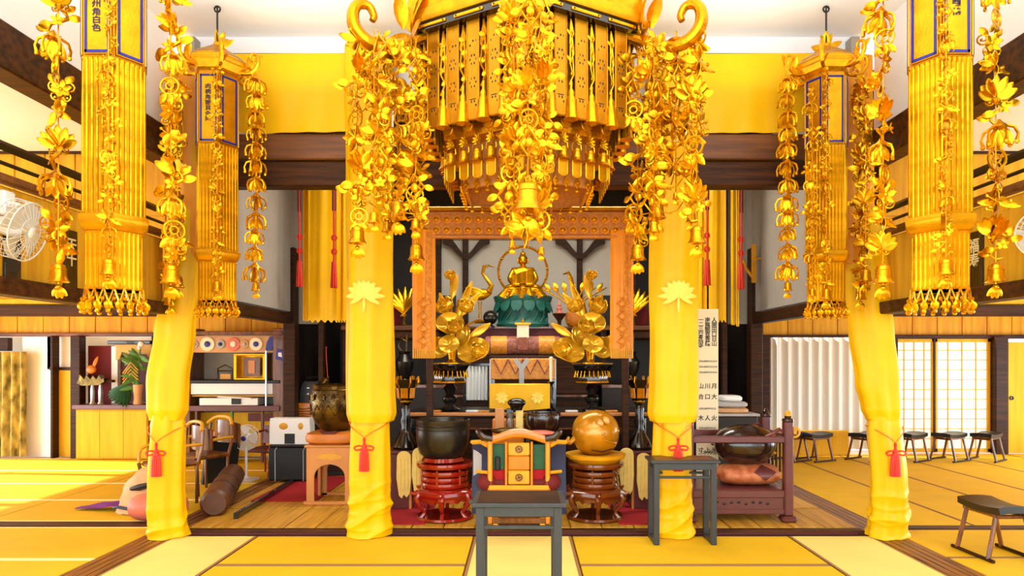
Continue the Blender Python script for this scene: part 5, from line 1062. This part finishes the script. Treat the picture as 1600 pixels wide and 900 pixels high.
# ------------------------------------------------------------------ hanging cloth banners and red streamers either side
def cloth_banner(px0, px1, pyb, d, lab, m, seed, name='cloth_banner'):
    x0, x1 = P(px0, 0, d).x, P(px1, 0, d).x; zb = EYE+(CY-pyb)/F*d; zt = 4.4; t = thing(name, lab, 'hanging', ((x0+x1)/2, d, zb)); L = x1-x0; r = random.Random(seed); a = r.random()*6
    def fn(u, v): return ((u-.5)*L*(1-.0*v), .016*math.sin(u*9+a)+.004*math.sin(u*21+v*2), (zt-zb)*(1-v)+(.018*math.sin(u*30) if v > .99 else 0))
    MB().sheet(fn, 30, 12, .01).build('cloth', m, t); B((0, 0, zt-zb), (L+.06, .03, .03), .006).build('batten', 'wood_dark', t); return t
t = cloth_banner(481, 527, 502, 8.5, 'long yellow cloth banner with scalloped hem beside the red streamer and bronze bell', 'cloth', 1); cloth_banner(526, 548, 502, 8.62, 'darker orange cloth banner half behind the inner pillar cloth by the bronze bell', 'cloth_band', 2); cloth_banner(474, 482, 500, 8.6, 'narrow yellow cloth strip at the edge of the long yellow banner', 'cloth_band', 5)
cloth_banner(1108, 1134, 502, 8.5, 'long yellow cloth banner above the tall written board', 'cloth', 3); cloth_banner(1090, 1104, 500, 8.6, 'orange cloth banner edging the inner pillar cloth above the written board', 'cloth_band', 4)
for px, pyb, lab in ((1145, 506, 'very narrow yellow ribbon hanging beside the red streamer'), (1152, 508, 'second very narrow yellow ribbon, ending lower, beside the red streamer')): cloth_banner(px-2, px+2, pyb, 8.45, lab, 'cloth', px, 'ribbon')
def streamer(px, pyt, pyb, d, lab):
    p = P(px, pyb, d); zt = P(px, pyt, d).z; t = thing('red_streamer', lab, 'streamer', p); h = 4.4-p.z; MB().tube([(0, 0, h), (0, 0, .3)], .014, 6).build('cord', 'red_cord', t)
    b = MB()
    for k in range(8): a = 2*PI*k/8; b.tube([(.02*math.cos(a), .02*math.sin(a), .32), (.035*math.cos(a), .035*math.sin(a), 0)], .012, 5)
    b.build('tassel', 'red_cord', t)
    for z in (.45, .62): b = MB(); b.disc_ring((0, 0, z), .03, .012, 'y', 10, 5); b.build('knot', 'red_cord', t)
    B((0, .0, h*.74), (.05, .02, h*.48), .008).build('brocade_strip', 'darkred', t)
streamer(468, 300, 448, 8.4, 'red tasselled streamer beside the dark post by the grey niche'); streamer(522, 300, 450, 8.3, 'thin red tasselled streamer in front of the long yellow banner'); streamer(1158, 300, 452, 8.4, 'red tasselled streamer beside the dark post by the tall written board'); streamer(1105, 300, 446, 8.35, 'thin red tasselled streamer between the two yellow banners by the written board')
t = thing('wooden_clapper', 'tan wooden board hanging by a slanting arm from the dark post', 'clapper', px_obj(1178, 442, 8.7)); B((0, 0, .25), (.06, .05, .5), .008).build('board', 'amber', t); b = MB(); b.tube([(0, 0, .05), (-.1, 0, .18), (-.14, .02, .3)], .02, 6); b.tube([(0, 0, .3), (.1, 0, .32)], .015, 6); b.build('arm', 'amber', t)
# bouquets and urns on the side altar shelves
for px, py, nm in ((618, 505, 'left inner pillar'), (1003, 505, 'right inner pillar')):
    p = P(px, py, 9.45); t = thing('urn', 'dark red lacquer urn on the upper shelf beside the %s' % ('bowl-side brocade hanging' if px < 800 else 'fish-side brocade hanging'), 'urn', (p.x, 9.45, 2.095)); b = MB(); b.lathe([(.06, 0), (.08, .02), (.11, .12), (.09, .22), (.05, .26), (.06, .29)], (0, 0, 0), 16); b.build('urn', 'maroon', t); b = MB(); b.lathe([(.06, .28), (.05, .32), (.01, .36)], (0, 0, 0), 12); b.build('lid', 'darkbowl', t)
    p = P(631 if px < 800 else 990, py, 9.3); t = thing('gilt_bouquet', 'small gilt flower bouquet on the upper shelf beside the %s' % ('bowl-side brocade hanging' if px < 800 else 'fish-side brocade hanging'), 'bouquet', (p.x, 9.3, 2.095)); b = MB(); b.lathe([(.04, 0), (.03, .04), (.04, .1), (.03, .12)], (0, 0, 0), 10); b.build('vase', 'bronze', t); b = MB()
    for k in range(9): a = PI/2+(k-4)*.22; leaf(b, (.01*(k-4), 0, .12), a, .42-.02*abs(k-4), .03, .0, .25, .2*(k-4))
    b.build('gilt_blooms', 'gold', t)
for px, lab in ((632, 'dark teal vase with curled stem on the side altar by the black lamp stand'), (985, 'dark teal vase with gilt tubes on the side altar by the wooden fish')):
    t = thing('dark_vase', lab, 'vase', (P(px, 0, 9.35).x, 9.35, 1.245)); b = MB(); b.lathe([(.08, 0), (.1, .03), (.06, .1), (.12, .24), (.13, .34), (.07, .44), (.09, .48)], (0, 0, 0), 16); b.build('vase', 'iron', t); b = MB(); b.tube([(-.02, 0, .46), (-.08, 0, .56), (-.04, 0, .66), (.03, 0, .62)], .014, 6); b.tube([(.03, 0, .46), (.04, 0, .72)], .014, 6); b.build('stems', 'bronze', t)
t = thing('white_pleat', 'white pleated cloth hanging behind the altar between black posts', 'cloth', (P(745, 0, 8.8).x, 8.87, 1.03)); MB().sheet(lambda u, v: ((u-.5)*.28, .02*math.sin(u*38), .05+.45*v), 40, 2, .006).build('cloth', 'white', t); B((0, .0, .52), (.36, .05, .04), .006).build('bar', 'black', t)
for x in (-.17, .17): B((x, 0, .26), (.03, .03, .52), .004).build('post', 'black', t)
# ------------------------------------------------------------------ left side: chair heap, rolls, cabinet
def old_chair(X, Y, rz, lab):
    t = thing('curved_chair', lab, 'chair', (X, Y, .0), rz); 
    for x in (-.2, .2):
        MB().tube([(x, -.2, 0), (x*1.05, -.22, .3), (x*1.1, -.25, .46)], .02, 8).build('leg', 'wood_brown', t); MB().tube([(x, .2, 0), (x*1.05, .2, .42), (x*1.1, .25, .62), (x*1.02, .27, .82)], .018, 8).build('leg', 'wood_brown', t)
    b = MB(); b.sheet(lambda u, v: ((u-.5)*.46, .27-.09*math.cos((u-.5)*3.2)+.09, .58+.28*v-.05*(2*u-1)**2*v), 10, 5, .03); b.build('backrest', 'wood_brown', t)
    b = MB(); b.tube(smooth([(-.23, .24, .86-.05), (-.12, .29, .89), (.12, .29, .89), (.23, .24, .81)]), .02, 8); b.build('top_rail', 'amber', t); MB().box((0, 0, .45), (.46, .46, .05), .02).build('seat', 'wood_brown', t)
    for x in (-.24, .24): b = MB(); b.tube(smooth([(x, .24, .66), (x*1.1, .05, .66), (x*1.1, -.2, .62), (x, -.24, .46)]), .018, 8); b.build('arm', 'amber', t)
    return t
c1 = old_chair(P(316, 0, 8.2).x, 8.2, -.5, 'brown wooden armchair with a curved back beside the white standing fan'); dup(c1, (P(262, 0, 7.3).x-.1, 7.55, 0), -.7, 'brown wooden armchair half hidden by the outer pillar cloth')
dup(c1, (P(372, 0, 8.75).x-.05, 8.7, 0), -.6, 'brown wooden armchair farthest back beside the white standing fan') if 0 else None
t = thing('folded_board', 'tall black folded board leaning behind the brown armchair', 'board', (P(346, 0, 8.8).x, 8.8, .0)); b = MB(); b.box((0, 0, .32), (.05, .5, .62), .006, (0, .18, -.5)); b.build('panel', 'black_matt', t)
def roll(p0, p1, r, m, lab, end='dark', name='carpet_roll'):
    p0, p1 = Vector(p0), Vector(p1); t = thing(name, lab, 'roll', (p0+p1)/2-Vector((0, 0, r))); o = (p0+p1)/2-Vector((0, 0, r)); a, c = p0-o, p1-o; b = MB(); b.tube([a, a.lerp(c, .02), a.lerp(c, .5), a.lerp(c, .98), c], [r*.8, r, r*1.02, r, r*.8], 18); b.build('roll', m, t)
    for f in (.3, .55): b = MB(); b.tube([a.lerp(c, f), a.lerp(c, f+.02)], r*1.035, 18); b.build('tie', end, t)
    return t
roll((-3.1, 6.75, .17), (P(372, 0, 8.6).x, 8.45, .17), .14, 'brown_leather', 'brown rolled carpet lying along the platform edge behind the pillar cloth'); 
t = thing('floor_rail', 'low black rail along the platform edge beside the rolled carpet', 'rail', (-2.88, 7.6, .04)); b = MB(); b.box((0, 0, .03), (.05, 1.9, .06), .006, (0, 0, .04)); b.build('rail', 'black', t)
t = thing('rose_bolster', 'fat rose silk bolster at the foot of the outer pillar cloth', 'bolster', (-3.66, 6.75, .005)); b = MB(); rs = []
for i in range(13):
    u = i/12; x = -.3+.6*u; r = .135*(1-abs(2*u-1)**3.5)**.5+.006; rs.append([(x, r*math.cos(q*PI/10)*1.1, .135+r*math.sin(q*PI/10)) for q in range(20)])
b.rings(rs); b.build('bolster', 'pink', t); b = MB(); b.disc_ring((.0, 0, .135), .138, .004, 'x', 20, 5); b.build('seam', 'maroon', t)
t = thing('beige_bundle', 'beige cloth bundle with a dark sleeve on top of the rose bolster', 'bundle', (-3.95, 7.15, .005)); b = MB(); rs = []
for i in range(11):
    u = i/10; f = (1-u**2.2)**.5*1.0+.02; rs.append([((.34*f+.02*math.sin(q*3+i))*math.cos(q*PI/10)+.06*u, (.2*f)*math.sin(q*PI/10), .5*u+.01*math.sin(q*2+i)) for q in range(20)])
b.rings(rs); b.build('bundle', 'beige', t); b = MB(); b.tube([(-.12, -.17, .27), (-.02, -.2, .29), (.1, -.19, .32)], [.02, .035, .025], 8); b.build('sleeve', 'dark', t); b = MB(); b.tube([(-.34, -.1, .06), (-.25, -.17, .08), (-.05, -.2, .05)], .016, 7); b.build('blue_hem', 'navy', t)
t = thing('purple_cloth', 'crumpled purple silk cloth on the mats by the rose bolster', 'cloth', (-4.42, 7.25, .008)); b = MB(); b.sheet(lambda u, v: (-.38+.76*u, (v-.5)*.36*(.3+.7*u), .014+.14*u*(1-.6*abs(2*v-1))+.02*math.sin(u*14+v*7)*u), 20, 10, .008); b.build('cloth', 'purple', t)
# white standing fan
sf = thing('standing_fan', 'white standing fan on a round foot beside the brown armchair', 'fan', (P(380, 0, 8.9).x, 9.0, .0)); MB().lathe([(.16, 0), (.17, .015), (.04, .035), (.02, .06)], (0, 0, 0), 20).build('foot', 'white', sf); MB().tube([(0, 0, .03), (0, 0, .45)], .016, 8).build('pole', 'white', sf)
def fan_head(parent, c, R, rot, wire='fanwire'):
    h = MB(); h.ball((0, .08, 0), (.06, .09, .06), 12, 6); hub = h.build('motor', 'white', parent, c, rot); g = MB()
    for y in (-.04, .06): g.disc_ring((0, y, 0), R, .005, 'y', 28, 5); g.disc_ring((0, y*1.3, 0), R*.5, .003, 'y', 20, 4)
    for k in range(28): a = 2*PI*k/28; g.tube([(.03*math.cos(a), -.06, .03*math.sin(a)), (R*.6*math.cos(a), -.055, R*.6*math.sin(a)), (R*math.cos(a), -.04, R*math.sin(a)), (R*math.cos(a), .06, R*math.sin(a)), (R*.5*math.cos(a), .075, R*.5*math.sin(a))], .0018, 4)
    g.lathe([(.03, -.006), (.03, .006)], (0, 0, 0), 4); gr = g.build('guard', wire, parent, c, rot); bl = MB()
    for k in range(4):
        a0 = k*PI/2
        bl.sheet(lambda u, v, a0=a0: ((.03+R*.82*u)*math.cos(a0+(v-.5)*(1.1)), .0+.03*(v-.5), (.03+R*.82*u)*math.sin(a0+(v-.5)*1.1)), 5, 6, .004)
    bl.build('blade', 'fanblade', parent, c, rot); cp = MB(); cp.ball((0, -.06, 0), (.035, .012, .035), 12, 6); cp.build('cap', 'blue' if parent is sf else 'white', parent, c, rot)
fan_head(sf, (0, -.02, .57), .165, (.1, 0, -.1))
wf_ = thing('wall_fan', 'white wall fan on a bracket under the curtain rails', 'fan', (-3.3, 4.3, 2.62)); MB().tube([(0, 0, 0), (.1, -.04, -.02), (.14, -.05, -.1)], .02, 8).build('bracket', 'white', wf_); B((.0, 0, 0), (.04, .1, .16), .01).build('wall_plate', 'white', wf_); fan_head(wf_, (.17, -.1, -.19), .185, (.3, .45, 1.8))
wf2 = thing('wall_fan', 'wall fan at the far right edge of the picture, mostly out of view', 'fan', (3.3, 4.28, 2.6)); MB().tube([(0, 0, 0), (-.1, -.04, -.02), (-.1, -.05, -.1)], .02, 8).build('bracket', 'white', wf2); B((0, 0, 0), (.04, .1, .16), .01).build('wall_plate', 'white', wf2); fan_head(wf2, (-.05, -.1, -.19), .15, (.15, -.25, -.95))
# red chairs
def red_chair(X, Y, rz, lab):
    t = thing('red_chair', lab, 'chair', (X, Y, 0), rz); b = MB(); b.sheet(lambda u, v: ((u-.5)*(.4+.06*v), .2-.06*math.cos((u-.5)*3)+.06*v, .42+.25*v), 8, 5, .025); b.build('backrest', 'darkred', t); MB().box((0, 0, .36), (.42, .42, .05), .02).build('seat', 'darkred', t)
    for x in (-.19, .19):
        MB().tube([(x, -.2, 0), (x, -.18, .35)], .014, 6).build('leg', 'red_lacquer', t); MB().tube([(x, .22, 0), (x, .2, .5)], .014, 6).build('leg', 'red_lacquer', t)
        MB().tube([(x*1.08, .2, .6), (x*1.12, -.1, .56), (x, -.2, .36)], .018, 7).build('arm', 'red_lacquer', t)
    return t
red_chair(P(412, 0, 9.3).x, 9.4, -.3, 'red curved chair between the white fan and the black case')
# display cabinet along the back wall
cb = thing('display_cabinet', 'wooden display cabinet with painted frieze and shelves along the back wall', 'cabinet', (-4.45, 10.6, 0)); W = 1.5
for x, wd in ((-.72, .09), (.68, .16)): B((x, 0, 1.05), (wd, .5, 2.1), .01).build('side_post', 'wood_brown', cb)
B((0, .22, 1.0), (1.4, .03, 1.95)).build('back_panel', 'grey_plaster', cb); B((0, 0, 2.02), (1.5, .52, .06), .008).build('cornice', 'wood_brown', cb); fz = B((-.05, -.2, 1.85), (1.3, .03, .26), .006).build('frieze', 'beige', cb)
def roundel(x, R, c1, c2):
    b = MB(); b.M = Matrix.Translation((x, -.222, 1.85)) @ Matrix.Rotation(PI/2, 4, 'X'); b.lathe([(R, -.008), (R, .004), (R*.95, .008)], (0, 0, 0), 20); b.build('roundel', c1, fz); b = MB(); b.M = Matrix.Translation((x, -.235, 1.85)) @ Matrix.Rotation(PI/2, 4, 'X'); b.lathe([(R*.42, -.006), (R*.42, .004), (R*.3, .008)], (0, 0, 0), 16); b.build('roundel_centre', c2, fz)
for x, R, a_, c_ in ((-.42, .11, 'paper', 'blue'), (-.02, .105, 'pink', 'paper'), (.33, .1, 'paper', 'blue'), (-.22, .07, 'grey', 'navy'), (.15, .07, 'beige', 'grey'), (-.62, .06, 'grey', 'beige')): roundel(x, R, a_, c_)
b = MB(); b.plate([(.48, 1.75), (.58, 1.75), (.62, 1.9), (.7, 1.96), (.55, 1.97), (.5, 1.88)], -.24, -.225); b.build('blue_leaf_motif', 'blue', fz)
b = MB(); b.plate([(.66, 1.62), (.8, 1.58), (.78, 1.74), (.68, 1.78)], -.3, -.29); b.cur = 1; b.plate([(.70, 1.66), (.76, 1.65), (.75, 1.72), (.70, 1.72)], -.304, -.3); b.build('blue_ticket', ['blue', 'white'], cb)
for z, m in ((1.27, 'black_matt'), (.86, 'wood_red')): B((0, -.02, z), (1.42, .5, .05 if m != 'wood_red' else .085), .006).build('shelf', m, cb)
B((-.05, -.2, 1.16), (1.28, .06, .17), .006).build('white_drawer', 'white', cb); B((-.05, -.18, 1.05), (1.28, .03, .02)).build('gilt_strip', 'amber', cb)
MB().tube([(.5, -.26, .9), (.5, -.26, 1.75)], .014, 8).build('steel_post', 'silver', cb)
for k in range(4): B((.55+.035*k, -.1, 1.45), (.012, .02, .5)).build('yellow_strip', 'amber', cb)
for x in (-.6, -.05, .42): B((x, -.2, .42), (.04, .04, .8), .006).build('leg', 'leafgreen' if x == -.05 else 'wood_red', cb)
B((-.1, .1, .42), (1.2, .02, .7)).build('rear_board', 'wood_yellow', cb)
B((.45, -.2, .72), (.5, .03, .12), .004).build('mauve_strip', 'darkred', cb)
t = thing('gilt_shrine_box', 'small gilt open-fronted shrine box on the cabinet shelf', 'box', (-4.3, 10.5, 1.297)); b = MB()
for x in (-.15, .3): b.box((x, 0, .2), (.05, .22, .4), .006)
b.box((.08, 0, .39), (.5, .24, .03), .006); b.box((.08, 0, .015), (.5, .24, .03), .006); b.box((.08, .1, .2), (.44, .02, .38)); b.build('case', 'gold_plate', t); b = MB(); b.box((.1, -.08, .2), (.26, .02, .3), .004); b.build('inner_picture', 'wood_brown', t); B((.1, -.095, .2), (.1, .01, .2)).build('inner_slip', 'wood_tan', t)
t = thing('small_frame', 'small black wire frame with a yellow card on the cabinet shelf', 'frame', (-4.63, 10.45, 1.297)); b = MB(); b.tube([(-.11, 0, 0), (-.11, 0, .18), (0, 0, .23), (.11, 0, .18), (.11, 0, 0)], .012, 6); b.tube([(-.11, 0, .14), (.11, 0, .14)], .01, 6); b.build('frame', 'black', t); B((0, .01, .05), (.16, .01, .08)).build('card', 'amber', t)
t = thing('document_tray', 'white document tray with stacked papers on the mauve shelf', 'tray', (-4.52, 10.42, .904)); B((0, .05, .06), (.9, .3, .11), .006).build('tray', 'white', t); b = MB(); b.box((.1, -.03, .125), (.5, .26, .02), .002, (0, .06, .1)); b.build('paper', 'white', t); B((.12, -.11, .07), (.14, .02, .1), .004).build('black_slot', 'black_matt', t)
for px, lab in ((322, 'red and green round toy leaning under the cabinet shelf beside the pillar cloth'), (341, 'red and green round toy leaning under the cabinet shelf beside the white fan')):
    t = thing('painted_plate', lab, 'plate', (P(px, 0, 10.3).x, 10.3, .0)); b = MB(); b.M = Matrix.Translation((0, 0, .42)) @ Matrix.Rotation(PI/2-.15, 4, 'X'); b.lathe([(.1, 0), (.11, .015), (.07, .02)], (0, 0, 0), 18); b.build('plate', 'pink', t); b = MB(); b.M = Matrix.Translation((0, -.022, .42)) @ Matrix.Rotation(PI/2-.15, 4, 'X'); b.lathe([(.06, 0), (.06, .006)], (0, 0, 0), 14); b.build('painted_centre', 'leafgreen', t); B((0, .02, .16), (.16, .05, .32), .006).build('easel', 'wood_yellow', t)
# alcove cabinet with offerings
al = thing('alcove_cabinet', 'honey wood alcove cabinet with a dark red recess beside the yellow door', 'cabinet', (-6.63, 11.02, 0)); B((0, 0, .41), (1.16, .36, .8), .004).build('body', 'wood_yellow', al)
for k in range(3): B((-.38+.38*k, -.185, .41), (.374, .015, .76), .004).build('door', 'wood_yellow', al)
B((0, -.03, .85), (1.2, .46, .075), .008).build('counter', 'wood_red', al); B((-.4, .17, 1.36), (.4, .03, .96)).build('red_back', 'maroon', al); B((.24, .17, 1.3), (.6, .03, .8)).build('dark_back', 'darkred', al); B((-.12, .1, 1.36), (.1, .03, .94)).build('white_slip', 'white', al)
b = MB(); b.plate([(-.06, 1.85), (-.06, 1.6), (.0, 1.62), (.04, 1.74), (.2, 1.7), (.3, 1.74), (.44, 1.7), (.5, 1.62), (.56, 1.6), (.56, 1.85)], .02, .05); b.build('gilt_valance', 'amber', al); B((.25, .0, 1.89), (.7, .3, .06), .01).build('dark_canopy', 'black', al)
t = thing('spiked_tray', 'dark gilt tray with spiky rim on two silver pillars in the alcove', 'tray', (-7.0, 10.9, .89)); 
for x in (.02, .15): MB().lathe([(.05, 0), (.03, .04), (.035, .2), (.02, .32)], (x, 0, 0), 12).build('pillar', 'silver', t)
b = MB(); b.plate([(-.2, .34), (-.12, .3), (.15, .31), (.24, .36), (.24, .42), (.2, .4), (.16, .47), (.12, .4), (.06, .46), (.02, .4), (-.04, .47), (-.08, .4), (-.15, .48), (-.17, .39)], -.06, .06); b.build('spiked_rim', 'bronze', t); b = MB(); b.ball((0, 0, .56), (.08, .05, .07)); leaf(b, (.03, 0, .58), 1.3, .2, .03); b.build('gilt_bud', 'orange_cushion', t); B((.08, .05, .37), (.5, .1, .04), .006).build('tray_board', 'wood_dark', t)
t = thing('flower_arrangement', 'leafy green arrangement in a beige vase at the alcove edge', 'plant', (-6.24, 10.86, .888)); MB().lathe([(.07, 0), (.075, .02), (.06, .1), (.075, .3), (.07, .32)], (.02, 0, 0), 14).build('vase', 'beige', t); b = MB(); rn = random.Random(5); b.tube([(.02, 0, .3), (.03, 0, .6), (.06, 0, .95)], .012, 6)
for k in range(34):
    z = rn.uniform(.28, .8); a = rn.uniform(2.2, 4.6) if k % 3 else rn.uniform(0, 6); leaf(b, (.03, 0, z), a, rn.uniform(.1, .3), .035, rn.uniform(-.4, .2), .2, rn.uniform(-.8, .8))
b.build('leaves', 'leafgreen', t); b = MB()
for k in range(8): leaf(b, (-.1, -.02, .3), PI+.3+.15*k, .35, .05, -.2, .2, .2*k)
b.build('drooping_leaves', 'green', t); b = MB()
for k in range(4): b.tube([(.05, -.05, .4+.05*k), (-.05, -.08, .5+.06*k), (-.18, -.08, .35+.05*k)], .01, 5)
b.build('gilt_stems', 'amber', t); b = MB(); b.ball((.07, 0, .97), (.05, .04, .05), 10, 5); b.ball((.05, -.02, .92), (.03, .03, .04), 8, 5); b.build('white_bloom', 'white', t)
# wall plaques with gilt brushwork on the hanging side walls
for i, (s, Y, z0, h, wd, tx, lab) in enumerate(((-1, 4.36, 2.13, .42, .14, '山心', 'black plaque with pale brushed characters just below the wall fan'), (-1, 4.92, 2.13, .44, .14, '天十', 'black plaque with pale brushed characters beside the gilt banner, bowl side'), (1, 4.92, 2.14, .42, .16, '福寿', 'black plaque with pale brushed characters beside the right gilt banner'), (1, 4.36, 2.13, .42, .12, '光明', 'black plaque at the right edge of the picture'))):
    t = thing('wall_plaque', lab, 'plaque', (s*3.315, Y, z0), -s*PI/2 if 0 else 0); B((0, 0, h/2), (.02, wd, h), .004).build('board', 'black', t); text(tx, 'brushwork', 'gilt_ink', .11, t, (-s*.012, 0, h*.86), (PI/2, 0, -s*PI/2), spacing=.95)
